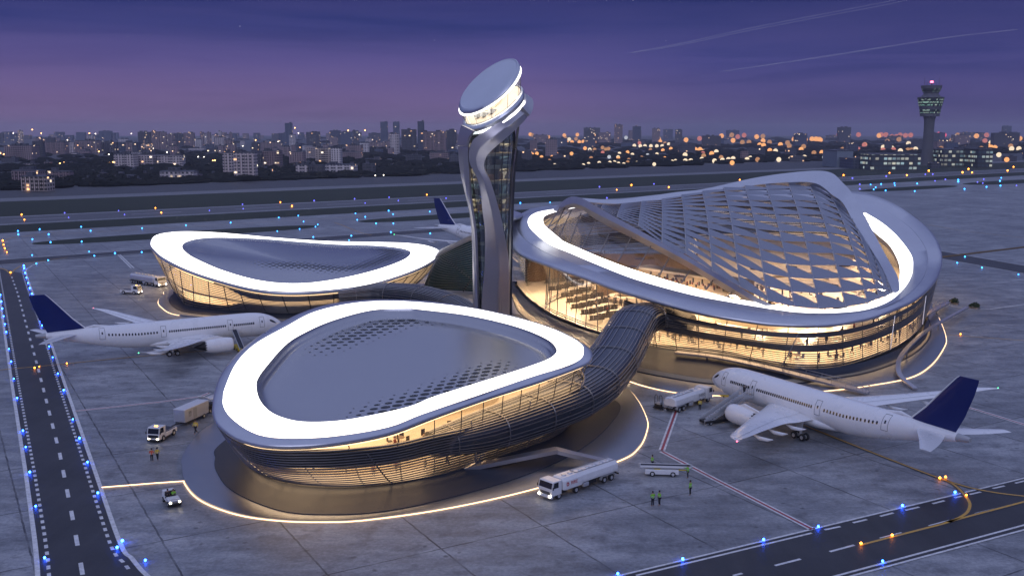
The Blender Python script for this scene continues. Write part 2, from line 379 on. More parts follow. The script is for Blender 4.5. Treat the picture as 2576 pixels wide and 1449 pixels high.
# west is pinker, east bluer
az=mth(t,'ARCTAN2',s.outputs[0],s.outputs[1])
warm=ramp(t,mth(t,'MULTIPLY_ADD',az,.8,.5),[(.15,1.0),(.50,.75),(.66,0.0)])
low=ramp(t,z,[(0.0,1.0),(.03,.9),(.10,.0)])
c=mixc(t,mth(t,'MULTIPLY',mth(t,'MULTIPLY',warm,low),.6),elev,sr(132,104,144))
cold=ramp(t,mth(t,'MULTIPLY_ADD',az,.8,.5),[(.52,0.0),(.78,1.0)])
c=mixc(t,mth(t,'MULTIPLY',mth(t,'MULTIPLY',cold,ramp(t,z,[(0,1.0),(.16,1.0),(.3,0)])),.55),c,sr(50,54,108))
mp=nd(t,'ShaderNodeMapping',Scale=(1.5,1.5,22)); t.links.new(tc.outputs['Generated'],mp.inputs[0])
st=nd(t,'ShaderNodeTexNoise',Vector=mp.outputs[0],Scale=2.2,Detail=5,Roughness=.55,Distortion=.4).outputs[0]
sm=mth(t,'MULTIPLY',ramp(t,st,[(.35,0.0),(.7,1.0)]),ramp(t,z,[(0,.35),(.05,.7),(.12,.35),(.2,0)]))
c=mixc(t,mth(t,'MULTIPLY',sm,.38),c,sr(112,98,154),'MIX')
c=mixc(t,mth(t,'MULTIPLY',ramp(t,st,[(.3,1.0),(.48,0.0)]),.22),c,sr(40,44,96))
vo=nd(t,'ShaderNodeTexVoronoi',Vector=tc.outputs['Generated'],Scale=95.0)
sel=nd(t,'ShaderNodeSeparateColor',Color=vo.outputs['Color'])
star=mth(t,'MULTIPLY',mth(t,'LESS_THAN',vo.outputs['Distance'],mth(t,'MULTIPLY_ADD',sel.outputs[1],.05,.025)),mth(t,'GREATER_THAN',sel.outputs[0],.90))
star=mth(t,'MULTIPLY',star,ramp(t,z,[(.075,0),(.12,1)]))
c=mixc(t,mth(t,'MULTIPLY',star,.75),c,(1,1,1,1))
bg=nd(t,'ShaderNodeBackground',Color=c,Strength=1.0); t.links.new(bg.outputs[0],wo.inputs[0])
sun=bpy.data.lights.new('dusk_sun','SUN'); sun.energy=.65; sun.angle=R(45); sun.color=(.78,.80,1.0)
so=bpy.data.objects.new('dusk_sun',sun); COL.objects.link(so); so.rotation_euler=(R(66),R(-18),0); so.location=(-40,-40,120)
# ---------- ground sheets
EA=R(38.4); E2=(math.cos(EA),math.sin(EA)); N2=(-math.sin(EA),math.cos(EA))
def en(e,n,z=0): return (e*E2[0]+n*N2[0],e*E2[1]+n*N2[1],z)
def sheet(name,polys,mat,z,kind='structure'):
    mb=MB()
    for P in polys:
        mb.add([(p[0],p[1],z) for p in P],[tuple(range(len(P)))])
    return tag(mb.build(name,mat),kind=kind)
sheet('ground',[[(9000*math.cos(2*PI*i/64),9000*math.sin(2*PI*i/64)+3000) for i in range(64)]],M['cityground'],-.05)
sheet('apron',[[en(-900,-700),en(2600,-700),en(2600,748),en(-900,748)]],M['apron'],0)
sheet('perimeter_road',[[en(-900,722),en(2600,722),en(2600,757),en(-900,757)]],M['road'],.03)
def strip(e0,e1,n0,n1): return [en(e0,n0),en(e1,n0),en(e1,n1),en(e0,n1)]
sheet('lawn',[strip(-900,2600,592,720)],M['grass'],.05)
sheet('lawn',[strip(-900,2600,496,538)],M['grass'],.05)
def stad(e0,e1,n0,n1,k=14,p=2.6):
    out=[]
    for i in range(64):
        a=2*PI*i/64; c,s=math.cos(a),math.sin(a)
        out.append(en((e0+e1)/2+(e1-e0)/2*math.copysign(abs(c)**(2/p),c),(n0+n1)/2+(n1-n0)/2*math.copysign(abs(s)**(2/p),s)))
    return out
for e0,e1,n0,n1 in ((100,228,427,452),(255,405,432,459),(690,822,424,452),(850,1000,420,455)):
    sheet('lawn',[stad(e0,e1,n0,n1)],M['grass'],.05)
sheet('runway',[strip(-900,2600,542,588)],M['runway'],.05)
def ribbon(pts,w,z):
    P=[Vector((p[0],p[1],0)) for p in pts]; L=[];Rr=[]
    for i in range(len(P)):
        d=(P[min(i+1,len(P)-1)]-P[max(i-1,0)]).normalized(); n=Vector((-d.y,d.x,0))*w/2
        L.append((*(P[i]+n).xy,z)); Rr.append((*(P[i]-n).xy,z))
    return L,Rr
def lines(name,paths,w,mat,z=.06):
    mb=MB()
    for p in paths:
        L,Rr=ribbon(p,w,z); n=len(L)
        mb.add(Rr+L,[(i,i+1,n+i+1,n+i) for i in range(n-1)])
    return tag(mb.build(name,mat),kind='structure')
def G(P): return [at(x,y,0)[:2] for x,y in P]
def resamp(pts,step):
    out=[];acc=0
    P=[Vector(p[:2]) for p in pts]; S=[0]
    for a,b in zip(P,P[1:]): S.append(S[-1]+(b-a).length)
    n=max(2,int(S[-1]/step)+1)
    for i in range(n):
        x=S[-1]*i/(n-1); k=max(j for j in range(len(S)) if S[j]<=x+1e-9); k=min(k,len(P)-2)
        out.append(tuple(P[k].lerp(P[k+1],(x-S[k])/max(1e-9,S[k+1]-S[k]))))
    return out
def offset(pts,d):
    L,Rr=ribbon(pts,abs(d)*2,0); return [p[:2] for p in (L if d>0 else Rr)]
def dashes(pts,on,off):
    P=resamp(pts,.25); k=int(on/.25); q=int((on+off)/.25)
    return [P[i:i+k+1] for i in range(0,len(P)-k,q)]
# left taxiway
LT=G([(60,1700),(96,1446),(88,1363),(66,1200),(30,966),(0,757)]); d=(Vector(LT[-1])-Vector(LT[-2])).normalized(); LT.append(tuple(Vector(LT[-1])+d*75))
RT=G([(560,1560),(430,1490),(368,1446),(332,1405),(300,1360),(232,1165),(163,966),(110,810),(66.7,690)])
RT2=RT+G([(76,672),(98,662),(117,658),(160,652),(233,646),(383,636)])
RTs=spl(RT2,8)
sheet('taxiway',[LT+RT[::-1]],M['asphalt'],.05)
sheet('taxiway',[strip(-420,330,376.5,392)],M['asphalt'],.045)
e_l=resamp(LT,4); lines('taxiway_edge_line',[e_l,RTs],.5,M['line_white'])
lines('taxiway_edge_line',[[en(-30,376.8),en(330,376.8)],[en(-420,391.6),en(330,391.6)]],.6,M['line_white'],.06)
lines('taxiway_edge_dashes',dashes(offset(e_l,-1.05),1.0,1.15)+dashes(offset(resamp(RTs[20:72],2),1.0),1.0,1.15),.38,M['line_white'])
cl=[( (a[0]+b[0])/2,(a[1]+b[1])/2 ) for a,b in zip(resamp(LT,1)[:200],resamp(RT,1)[:200])]
CLP=G([(208,1446),(186,1320),(150,1140),(98,935),(45,740),(27,690)])
lines('taxiway_centre_dashes',dashes(CLP,3.4,5.0),.45,M['line_white'])
yl=G([(-60,936),(0,931),(100,922),(170,915),(330,899),(560,879),(660,868)])
lines('taxi_guide_line',[spl(yl,6)],.34,M['line_yellow'],.075)
lines('taxi_guide_line',[spl(G([(0,675),(15,680),(27,689),(37,679),(58,667),(90,659),(170,648)]),8),spl(G([(20,632),(8,622),(8,610),(26,600),(80,592),(160,584)]),8)],.4,M['line_yellow'],.07)
# right-hand taxiway in front
u0=at(1717.4,1409.7)[:2]; u1=at(2576,1203)[:2]; ud=(Vector(u1)-Vector(u0)).normalized(); un=Vector((-ud.y,ud.x))
a0=Vector(u0)-ud*40; a1=Vector(u1)+ud*160
l0=Vector(at(2154,1446)[:2]); l1=Vector(at(2576,1333)[:2]); ld=(l1-l0).normalized(); b0=l0-ld*60; b1=l1+ld*160
sheet('taxiway',[[tuple(a0),tuple(b0),tuple(b1),tuple(a1)]],M['asphalt'],.05)
q0=Vector(at(2114,1446)[:2]); q1=Vector(at(2576,1321)[:2]); qd=(q1-q0).normalized()
lines('taxiway_edge_line',[[tuple(a0),tuple(a1)],[tuple(b0),tuple(b1)],[tuple(q0-qd*60),tuple(q1+qd*160)],G([(1600,1448),(1717.4,1419.7),(2042,1341)])],.32,M['line_white'])
def RC(L): return [(1717.4+x*.3333,966.4+y*.3333) for x,y in L]
dl=[((1070,1100),(1190,1075)),((1285,1047),(1390,1022)),((1490,998),(1590,972)),((1680,952),(1785,928)),((1885,903),(1975,880)),((2052,858),(2105,846)),((2165,833),(2250,814)),((2340,788),(2430,768)),((2510,748),(2600,726))]
dm=[((380,1446),(450,1428)),((695,1370),(890,1320)),((1110,1265),(1295,1215)),((1490,1164),(1655,1122)),((1860,1070),(2020,1028)),((2210,978),(2360,940))]
lines('taxiway_centre_dashes',[G(RC(p)) for p in dl+dm],.34,M['line_white'])
cur=RC([(760,240),(900,305),(1400,505),(1700,622),(1880,690),(1985,728),(2060,770),(2120,830),(2160,885),(2166,925),(2145,970),(2090,1008),(2010,1040),(1940,1062),(1780,1103),(1345,1215)])
lines('taxi_guide_line_border',[spl(G(cur),8),spl(G(RC([(2000,1042),(2300,962),(2700,857)])),6),spl(G(RC([(1985,726),(2060,752),(2200,790),(2400,826),(2700,860)])),6)],.62,M['line_dark'],.07)
lines('taxi_guide_line',[spl(G(cur),8),spl(G(RC([(2000,1042),(2300,962),(2700,857)])),6),spl(G(RC([(1985,726),(2060,752),(2200,790),(2400,826),(2700,860)])),6)],.36,M['line_yellow'],.085)
# red and white stand boundaries
def rw(P,w,wr):
    p=G(P); lines('stand_boundary_line',[p],w,M['line_white'],.06); lines('stand_boundary_line',[p],wr,M['line_red'],.075)
rw([(1702,1030),(1665,1133)],.95,.36); rw([(1665,1136),(1800,1207),(1900,1258),(2044,1332)],.95,.34)
rw([(190,1034.7),(400,1012),(505,998),(527,989)],1.0,.32); rw([(2415,1019),(2500,1045),(2620,1082)],1.0,.3)
lines('stand_boundary_line',[G([(2392,770),(2440,779),(2492,778),(2600,763)])],.5,M['line_white'],.06)
lines('stand_boundary_line',[G([(296,641),(330,675)]),G([(301,640.5),(337,675)])],.5,M['line_white'],.06)
lines('taxi_guide_line',[G([(2384,843),(2480,850),(2600,859)])],.3,M['line_yellow'],.07)
lines('taxi_guide_line',[spl(G([(2330,565),(2430,582),(2600,602)]),6)],.3,M['line_yellow'],.07)
lines('taxi_guide_line',[spl(G([(840,560),(858,566),(905,585),(935,592)]),6)],.4,M['line_yellow'],.07)
sheet('taxiway',[[(138,418),(154,422),(206,214),(194,211)]],M['asphalt'],.05)
lines('taxiway_edge_line',[[(138,418),(194,211)],[(154,422),(206,214)]],.5,M['line_white'],.06)
# taxi lane stripes beside the far runway
lines('runway_edge_line',[[en(-900,543.5),en(2600,543.5)],[en(-900,586.5),en(2600,586.5)]],.9,M['line_white'],.07)
lines('runway_centre_dashes',[[en(e,565),en(e+28,565)] for e in range(-300,1500,60)],.9,M['line_white'],.07)
lines('taxi_guide_line',[[en(-300,474),en(1500,474)]],.4,M['line_yellow'],.07)
# ---------- airfield lamps
def lamp_proto(mat):
    r=empty('taxiway_light'); mb=MB(); mb.lathe([(.0,0),(.22,0),(.22,.08),(.12,.14),(.10,.26),(.0,.26)],12); mb.build('base',M['yellow'],r)
    mb=MB(); mb.lathe([(0.10,.26),(.20,.30),(.22,.42),(.17,.56),(.08,.64),(.0,.66)],12); mb.build('lens',mat,r,True); return r
PROTO={}
def lamps(pts,matk,label,group):
    for i,(px,py) in enumerate(pts):
        if matk not in PROTO: PROTO[matk]=lamp_proto(M[matk]); o=PROTO[matk]
        else: o=dup(PROTO[matk])
        p=at(px,py+1.5,0); dd=math.hypot(p[0],p[1]); k=max(.62,dd*.0028)*rnd.uniform(.8,1.15)
        o.location=(p[0],p[1],.03); o.scale=(k,k,k); tag(o,label%od(i+1),'taxiway light',group)
def R4(L): return [(x*.3335,483.2+y*.3335) for x,y in L]
def BL(L): return [(x*.3333,966.4+y*.3333) for x,y in L]
def R5(L): return [(858.7+x*.3335,483.2+y*.3335) for x,y in L]
def R3(L): return [(1717.4+x*.3335,y*.3335) for x,y in L]
def R6(L): return [(1717.4+x*.3335,483.2+y*.3335) for x,y in L]
lamps(BL([(338,1320),(270,928),(226,672),(195,480),(174,358),(130,110)])+R4([(105,1412),(85,1283),(68,1187),(48,1060),(38,1000),(28,940),(18,884),(10,832),(4,780)]),'blueL','blue lamp on the left edge line of the left taxiway, %s from the front','lamps along the left taxiway')
lamps(BL([(1098,1338),(885,1243),(925,1195),(740,830),(661,596),(601,417),(551,270),(482,52)])+R4([(437,1373),(398,1250),(372,1168),(318,1010),(305,980),(290,920),(270,868),(255,818),(240,772),(225,730),(212,690),(200,650),(190,615),(183,580),(180,560)]),'blueL','blue lamp on the right edge line of the left taxiway, %s from the front','lamps along the left taxiway')
lamps(RC([(-490,1440),(0,1330),(610,1183),(1023,1083),(1658,927),(2055,825)]),'blueL','blue lamp on the upper edge line of the front right taxiway, %s from the left','lamps of the front right taxiway')
lamps(RC([(1508,1345)]),'blueL','lone blue lamp between the double white lines at bottom right, %s of its line','lamps of the front right taxiway')
lamps(RC([(1345,1212),(1580,1150),(1940,718),(1983,710),(2140,845)]),'ambL','amber lamp set in the yellow guide line at front right, %s from its dead end','amber guide lamps')
lamps(R4([(262,1333),(297,1320),(505,1297)]),'ambL','amber lamp where the yellow line crosses the left taxiway, %s from the left','amber guide lamps')
lamps(R4([(22,372),(28,402),(37,430),(52,457),(80,612)]),'ambL','small amber lamp on the yellow loop at far left, %s from the back','amber guide lamps')
lamps(R6([(2095,1077)]),'ambL','amber lamp on the yellow line right of the main terminal, %s and only one','amber guide lamps')
lamps(sorted(R4([(300,287),(368,326),(684,299),(1072,278),(245,363),(382,386),(617,380),(243,481),(673,453),(712,487),(868,468),(1070,460),(364,520),(275,546),(613,268),(136,300),(139,327),(1403,256),(1740,237),(2103,198),(2250,182),(2290,226),(2397,250),(2380,265),(2260,283),(2092,299),(2363,346)])),'cyanL','cyan lamp round the lawn island behind the left pod, %s from the left','lamps round the lawn islands')
lamps(sorted(R5([(357,147),(390,172),(107,165),(180,193),(120,215),(262,243),(392,241),(667,153),(374,309),(75,336),(58,368),(670,318),(1350,90),(1575,83)])),'cyanL','cyan lamp near the lawn island by the tower, %s from the left','lamps round the lawn islands')
lamps(sorted(R3([(1417,1398),(1496,1395),(1597,1387),(1600,1403),(1455,1419),(1440,1434),(1768,1391),(2078,1363),(2078,1378),(2392,1372),(2402,1347),(2396,1408),(2291,1417),(2125,1433),(1530,1444),(1750,1448)])),'cyanL','cyan lamp on the far right apron behind the main terminal, %s from the left','lamps on the far right apron')
lamps(sorted(R3([(1903,1370),(1981,1361),(2223,1379),(2263,1387),(1830,1322),(1886,1320),(1535,1337),(1280,1352),(2517,1406),(1335,1398),(1335,1433),(2270,1358)])),'purpL','dim violet lamp on the far right taxiway, %s from the left','lamps on the far right apron')
lamps(sorted(R4([(488,163),(518,197),(895,145),(940,175),(1580,144),(1830,98),(1835,130),(2370,72)])+R5([(100,57),(360,45),(430,70),(790,52),(180,88),(1903,60),(2003,52)])+[(1645,464.5),(1508,472.5)]),'purpL','blue-violet lamp along the far runway, %s from the left','lamps along the far runway')
lamps(sorted(R4([(164,176),(185,213),(1173,125),(1217,160),(2115,82),(2202,112)])+R5([(645,25)])+[(1588.4,467.9),(1551.4,478.9),(1682.4,472.6)]+R3([(430,1361),(1213,1327),(1559,1309),(1690,1328),(1856,1296),(2155,1282),(2450,1293),(2495,1265),(2110,1308),(2183,1307)])),'ambL','orange lamp along the far runway, %s from the left','orange lamps along the far runway')
lamps(R6([(2128,494),(2070,540),(2257,577),(2532,627)]),'cyanL','cyan lamp on the taxiway right of the main terminal, %s from the terminal','lamps of the right cross taxiway')
# ---------- the three glazed halls
def X(L,ox,oy,k): return [(ox+x*k,oy+y*k) for x,y in L]
def slats(name,root,base,lip,c,levels,mat,tmax,pw=.62,w=.34,h=.10,a0=-PI,a1=PI,lipin=.5,n=NL,mask=None):
    mb=MB(); 
    for t in levels:
        ring=[]
        for th in np.linspace(a0,a1,n+1):
            if mask and not mask(th): 
                if len(ring)>2: mb.tube(ring,.075,5,False,True,.8)
                ring=[]; continue
            ring.append(prof(base,lip,c,th,t*tmax(th),pw,lipin))
        if len(ring)>2: mb.tube(ring,.075 if h<.09 else h*.9,5,False,True,.8)
    return mb.build(name,mat,root,True,world=True)
def prof(base,lip,c,th,t,pw=.62,lipin=.5,dr=0.0):
    b=lp_at(base,c,th); l=lp_at(lip,c,th)
    rb=math.hypot(b[0]-c[0],b[1]-c[1]); rl=math.hypot(l[0]-c[0],l[1]-c[1])-lipin
    r=rb+(rl-rb)*max(0,t)**pw+dr; z=b[2]+(l[2]-1.0-b[2])*t
    return (c[0]+r*math.cos(th),c[1]+r*math.sin(th),z)
def shell(name,root,base,lip,c,t0,t1,mat,dr,pw=.62,nt=6,a0=-PI,a1=PI,n=NL,lipin=.5,smooth=True):
    mb=MB(); rows=[]
    for k in range(nt+1):
        rows.append([prof(base,lip,c,th,(t0(th)+(t1(th)-t0(th))*k/nt),pw,lipin,dr) for th in np.linspace(a0,a1,n+1)])
    mb.loft(rows,False); return mb.build(name,mat,root,smooth,world=True)
def annulus(mb,L0,L1): mb.loft([L0,L1],True); return mb
def wall_ribs(name,root,base,lip,c,angs,mat,pw=.62,r=.10,t0=0.0,t1=1.0,lean=0.0,dr=.0,lipin=.5,apart=False):
    if apart:
        for a in angs: wall_ribs(name,root,base,lip,c,[a],mat,pw,r,t0,t1,lean,dr,lipin)
        return
    mb=MB()
    for th in angs:
        mb.tube([prof(base,lip,c,th+lean*(k/8),t0+(t1-t0)*k/8,pw,lipin,dr) for k in range(9)],r,5)
    return mb.build(name,mat,root,True,world=True)
def roof_ring(root,c,lip,loops,mats,names,thick=.9):
    pass
# ======== front pod
CA=(-14.0,150.0)
def atA(px,py,dz=0):
    z=11.0
    for _ in range(40): z=.5*z+.5*(9.0+(at(px,py,z)[1]-113)/63*6.0+dz)
    return at(px,py,z)
def PA(L,dz=0): return [atA(x,y,dz) for x,y in L]
lipA=loopify(PA([(533,1022),(539,982),(556.5,936.7),(594.6,889),(647,846),(704,810.5),(766,782),(837.5,762),(933,753),(1022,753.5),(1089,758),(1191.6,772.5),(1291,793),(1359,814.5),(1413,835),(1453.5,853),(1483,873.6),(1491,887),(1485,904),(1453.5,919),(1359,953),(1224,996),(1089,1043),(976,1084),(841,1109),(733,1117),(652,1113),(598,1099),(565.6,1080),(541,1056),(533,1030)]),CA)
woA=loopify(PA([(561,1001),(566,975),(594.6,913),(642,865),(718,822),(790,785),(885,763),(980,757),(1089,763),(1197,777),(1305,801),(1386,826),(1440,850.6),(1464,868),(1468,882),(1462,900.6),(1426.5,919.5),(1332,949),(1197,995),(1062,1041),(976,1073.6),(841,1096.5),(733,1102),(665.5,1096.5),(625,1081.7),(592.6,1060),(571,1038.5),(561,1017)],.25),CA)
wiA=loopify(PA([(644.6,972),(649,951),(671,920),(718,867.6),(766,836.7),(837,806),(933,780.5),(1022,776),(1062,779),(1170,792),(1264.5,812),(1332,833),(1380.6,856),(1399.5,876),(1397,890),(1372.5,906),(1305,930),(1197,964),(1089,998),(1030,1022),(922,1046.6),(841,1058.8),(760,1060),(706,1048),(673.6,1030),(652,1003)],.1),CA)
bA=[at(x,y,.8) for x,y in [(612,1122),(625,1157),(665,1187),(733,1208),(841,1219),(949,1217),(1057,1203),(1131,1187),(1266,1144),(1387,1100)]]+[(9,152,.8),(7,160,.8),(-2,167,.8),(-14,171,.8),(-26,167,.8),(-34,158,.8),(-38,148,.8)]
baseA=loopify(bA,CA)
plA_out=[at(x,y,.3) for x,y in [(458,1150),(457.6,1173.5),(465.7,1211),(506,1254.5),(598,1289.6),(706,1305),(814,1308),(922,1303),(1131,1273),(1356,1222),(1555.5,1156),(1606.6,1122),(1626,1080.7),(1626,1051),(1602,1002.7),(1570,972)]]+[(16,181,.3),(5,190,.3),(-12,194,.3),(-28,190,.3),(-40,178,.3)]+[at(541,1060,.3),at(482,1111,.3)]
plazaA=loopify(plA_out,CA)
rampA=loopify([at(x,y,.5) for x,y in [(541,1150),(545,1184),(587,1233),(706,1281.5),(841,1291),(976,1281.5),(1131,1249),(1300,1200),(1440,1140),(1530,1070),(1555,1010)]]+[(10,172,.5),(0,180,.5),(-14,183,.5),(-28,179,.5),(-38,167,.5)]+[at(560,1110,.5)],CA)
def fitplane(P):
    A=np.array(P); B=np.stack([A[:,0],A[:,1],np.ones(len(A))],1); return np.linalg.lstsq(B,A[:,2],rcond=None)[0]
def shrink(P,c,q,pl):
    out=[]
    for p in P:
        x,y=c[0]+(p[0]-c[0])*q,c[1]+(p[1]-c[1])*q
        out.append((x,y,pl[0]*x+pl[1]*y+pl[2]+(p[2]-(pl[0]*p[0]+pl[1]*p[1]+pl[2]))*q*q))
    return out
def pod_roof(root,c,lip,wo,wi,depth,dishname,name_emit='light_band'):
    mb=MB(); n=lambda L,**k: lp_xyz(L,c,**k)
    mb.loft([n(wo,dz=-.02),n(wo,dr=.25,dz=.03),n(lip,dr=-.35,dz=.0),n(lip,dr=-.05,dz=-.14),n(lip,dz=-.38),n(lip,dr=-.12,dz=-.62),n(lip,dr=-.6,dz=-.85),n(lip,dr=-2.2,dz=-1.0)],True)
    mb.build('roof_rim',M['rim'],root,True,world=True,ang=60)
    mb=MB(); mb.loft([n(wi),n(wo)],True); mb.build(name_emit,M['white_emit'],root,world=True)
    mb=MB(); L=[n(wi,dz=-.01),n(wi,dr=-.10,dz=-.2),n(wi,dr=-.22,dz=-depth*.42),n(wi,dr=-.5,dz=-depth*.46),n(wi,dr=-.62,dz=-depth*.62),n(wi,dr=-1.0,dz=-depth*.86),n(wi,dr=-1.8,dz=-depth*.98),n(wi,dr=-2.8,dz=-depth*1.0)]
    pl=fitplane(L[7])
    for q in (.9,.75,.55,.35,.2,.03): L.append(shrink(L[7],c,q,pl))
    L.append(shrink(L[7],c,.0005,pl))
    mb.loft(L[::-1],True); d=mb.build('roof_dish',M['dish'],root,True,world=True,ang=70)
    mb=MB(); mb.loft([n(lip,dr=-.7,dz=-.95),[(p[0],p[1],p[2]-.7) for p in L[7]]]+[[(p[0],p[1],p[2]-.7) for p in shrink(L[7],c,q,pl)] for q in (.6,.3,.03)],True); mb.build('ceiling',M['warm_ceiling'],root,world=True)
    return L
def dots(root,rows,mat,par):
    mb=MB()
    for (p,a,b,ang,nz) in rows:
        ca,sa=math.cos(ang),math.sin(ang); k=12
        V=[(p[0]+a*math.cos(2*PI*i/k)*ca-b*math.sin(2*PI*i/k)*sa,p[1]+a*math.cos(2*PI*i/k)*sa+b*math.sin(2*PI*i/k)*ca,0) for i in range(k)]
        V=[(x,y,p[2]+.03+nz[0]*(x-p[0])+nz[1]*(y-p[1])) for x,y,_ in V]
        mb.add(V,[tuple(range(k))])
    return mb.build('roof_perforation',M['line_dark'],par,world=False) if False else mb.build('roof_perforation',M['spandrel'],root,world=True)
podA=empty('terminal_pod',(CA[0],CA[1],.3),0,'front teardrop terminal pod with a broad glowing white roof ring and dished metal roof','terminal')
LA=pod_roof(podA,CA,lipA,woA,wiA,1.7,'dish')
tmA=lambda th: float(np.interp(th,[-1.86,-1.68,-1.5,-1.28,-1.0,-.6,0,.7],[1,.92,.80,.70,.65,.66,.72,1])) if th<.7 else 1.0
tlA=lambda th: float(np.interp(th,[-PI,-2.6,-2.1,-1.88,-1.7,-1.5,-1.3,-1.0,-.7,-.4,.5,PI],[.45,.5,.57,.62,.55,.46,.39,.34,.31,.27,.3,.45]))
shell('facade_glazing',podA,baseA,lipA,CA,lambda a:0,lambda a:1.0,M['glass'],-.55)
slats('facade_louvres',podA,baseA,lipA,CA,[.02+.0605*k for k in range(17)],M['slat'],tmA,h=.185)
shell('facade_spandrel',podA,baseA,lipA,CA,tlA,lambda a:.975*tmA(a)+.05*ss(.9,1,tmA(a)),M['spandrel'],-.35)
wall_ribs('facade_mullions',podA,baseA,lipA,CA,np.linspace(-PI,PI,40,endpoint=False),M['darkrib'],r=.07,dr=-.35)
wall_ribs('facade_strut',podA,baseA,lipA,CA,np.linspace(-PI+.1,PI,13,endpoint=False),M['slat_lt'],r=.10,t1=.8,lean=-.06,dr=.15,apart=True)
def interior(root,base,lip,c,f0z,f1t,coreS,lamp='warm_ceiling_lo',pl=None):
    n=lambda L,**k: lp_xyz(L,c,**k)
    mb=MB(); mb.fill(n(base,dr=-.6,z=f0z)); mb.build('ground_floor',M['floor_in'],root,world=True)
    ring=[prof(base,lip,c,th,f1t(th) if callable(f1t) else f1t,.62,.5,-.75) for th in TG]
    top=[(p[0],p[1],p[2]) for p in ring]; low=[(p[0],p[1],p[2]-.5) for p in ring]
    mb=MB(); mb.fill(top); mb.loft([low,top],True); mb.build('upper_floor',M['floor_in'],root,world=True)
    mb=MB(); mb.fill([(c[0]+(p[0]-c[0])*.94,c[1]+(p[1]-c[1])*.94,p[2]-.55) for p in ring][::-1]); mb.build('ceiling_light',M[lamp],root,world=True)
    mb=MB(); zz=np.mean([p[2] for p in ring])
    mb.loft([n(base,s=coreS,z=f0z),[(c[0]+(p[0]-c[0])*coreS*.93,c[1]+(p[1]-c[1])*coreS*.93,p[2]-.5) for p in ring]],True)
    mb.loft([[(c[0]+(p[0]-c[0])*coreS*.78,c[1]+(p[1]-c[1])*coreS*.78,p[2]) for p in ring],[(lambda x,y:(x,y,pl[0]*x+pl[1]*y+pl[2]-.9))(c[0]+(q[0]-c[0])*coreS*.78,c[1]+(q[1]-c[1])*coreS*.78) for q in ring]],True)
    mb.build('core_wall',M['cream'],root,world=True); return ring
ringA=interior(podA,baseA,lipA,CA,.95,lambda a:tlA(a)+.04,.66,pl=fitplane(LA[7]))
# roof perforation fields follow the dish
def dishpt(L,c,th,q):
    i=(th+PI)/(2*PI)*NL; i0=int(i)%NL; p=np.array(L[7][i0])*(1-(i-int(i)))+np.array(L[7][(i0+1)%NL])*(i-int(i))
    if q==1.0: return tuple(p)
    pl=fitplane(L[7]); return shrink([p],c,q,pl)[0]
PLA=fitplane(LA[7])
def zdishA(x,y):
    th=math.atan2(y-CA[1],x-CA[0]); p=dishpt(LA,CA,th,1.0); q=math.hypot(x-CA[0],y-CA[1])/math.hypot(p[0]-CA[0],p[1]-CA[1]); return shrink([p],CA,q,PLA)[0][2],q
def dotfield(root,c,path,zf,gx,gy,ang,width,amax,asp,fade=.18,skip=.99):
    P=[Vector(p[:2]) for p in spl(path,16)]; rows=[]; ca,sa=math.cos(ang),math.sin(ang)
    xs=[p.x for p in P]; ys=[p.y for p in P]; cx,cy=np.mean(xs),np.mean(ys)
    for i in range(-60,61):
        for j in range(-60,61):
            u=(i+.5*(j%2))*gx; v=j*gy; x=cx+u*ca-v*sa; y=cy+u*sa+v*ca
            dmin,k=min(((Vector((x,y))-p).length,k) for k,p in enumerate(P)); s=k/(len(P)-1)
            w=math.exp(-(dmin/width)**2)*min(1,min(s,1-s)/fade+.02)
            a=amax*w
            if a<amax*.10: continue
            z,q=zf(x,y)
            if q>skip: continue
            e=.3; nz=((zf(x+e,y)[0]-zf(x-e,y)[0])/(2*e),(zf(x,y+e)[0]-zf(x,y-e)[0])/(2*e))
            rows.append(((x,y,z),a,a*asp,ang,nz))
    return rows
ra=dotfield(podA,CA,PA([(760,905),(860,860),(960,828),(1040,808),(1120,808),(1190,822)],-1.7),zdishA,1.75,1.55,.10,3.4,.74,.70,.22,1.06)
ra+=dotfield(podA,CA,PA([(850,1052),(960,1028),(1060,995),(1150,962),(1230,930),(1300,905)],-1.7),zdishA,1.6,1.25,.42,2.5,.70,.58,.2,1.08)
dots(podA,ra,None,None)
# ======== left back pod
CB=(-58.0,275.0)
BZ=[(376,613,13),(388,594,13.6),(420,586,14),(474,583,14),(563,587,13.6),(690,598.5,12),(817,607,10.8),(944,609.6,10.4),(1023,612,10.4),(1077,619,10.4),(1109,634,10),(1090,657,9.4),(1039,682.6,8.6),(944,713,7.4),(849,728.7,6.7),(737.6,735.6,6.5),(642,728.7,7),(547,706,8.2),(467.7,679.5,10),(410.5,651,11.6),(385,630,12.6)]
lipB=loopify([at(*p) for p in BZ],CB)
woB=lipB.copy(); woB[:,0]-=.45; woB[:,1]+=.1
wiB=loopify(drape([(458,622),(464.5,611),(493,601.7),(547,597.5),(658,601),(753.5,608.5),(848.7,615),(944,618),(1007.5,624.5),(1033,635),(1014,654),(944,679.5),(848.7,701.7),(753.5,712.8),(658,706.4),(563,681),(493,651),(467.7,635)],lipB,CB,0),CB)
baseB=loopify([at(x,y,.8) for x,y in [(459,758),(480,770),(530,777),(582,780),(722,787),(850,776),(950,752),(1020,728)]]+[(-32,288,.8),(-40,297,.8),(-58,302,.8),(-75,300,.8),(-86,290,.8),(-92,278,.8)],CB)
podB=empty('terminal_pod',(CB[0],CB[1],.3),0,'saddle-roofed terminal pod behind the left airliner with a white roof edge','terminal')
LB=pod_roof(podB,CB,lipB,woB,wiB,.5,'dish')
one=lambda th:1.0
shell('facade_glazing',podB,baseB,lipB,CB,lambda a:0,lambda a:1.0,M['glass'],-.55)
slats('facade_louvres',podB,baseB,lipB,CB,[.03+.066*k for k in range(15)],M['slat'],one,h=.17)
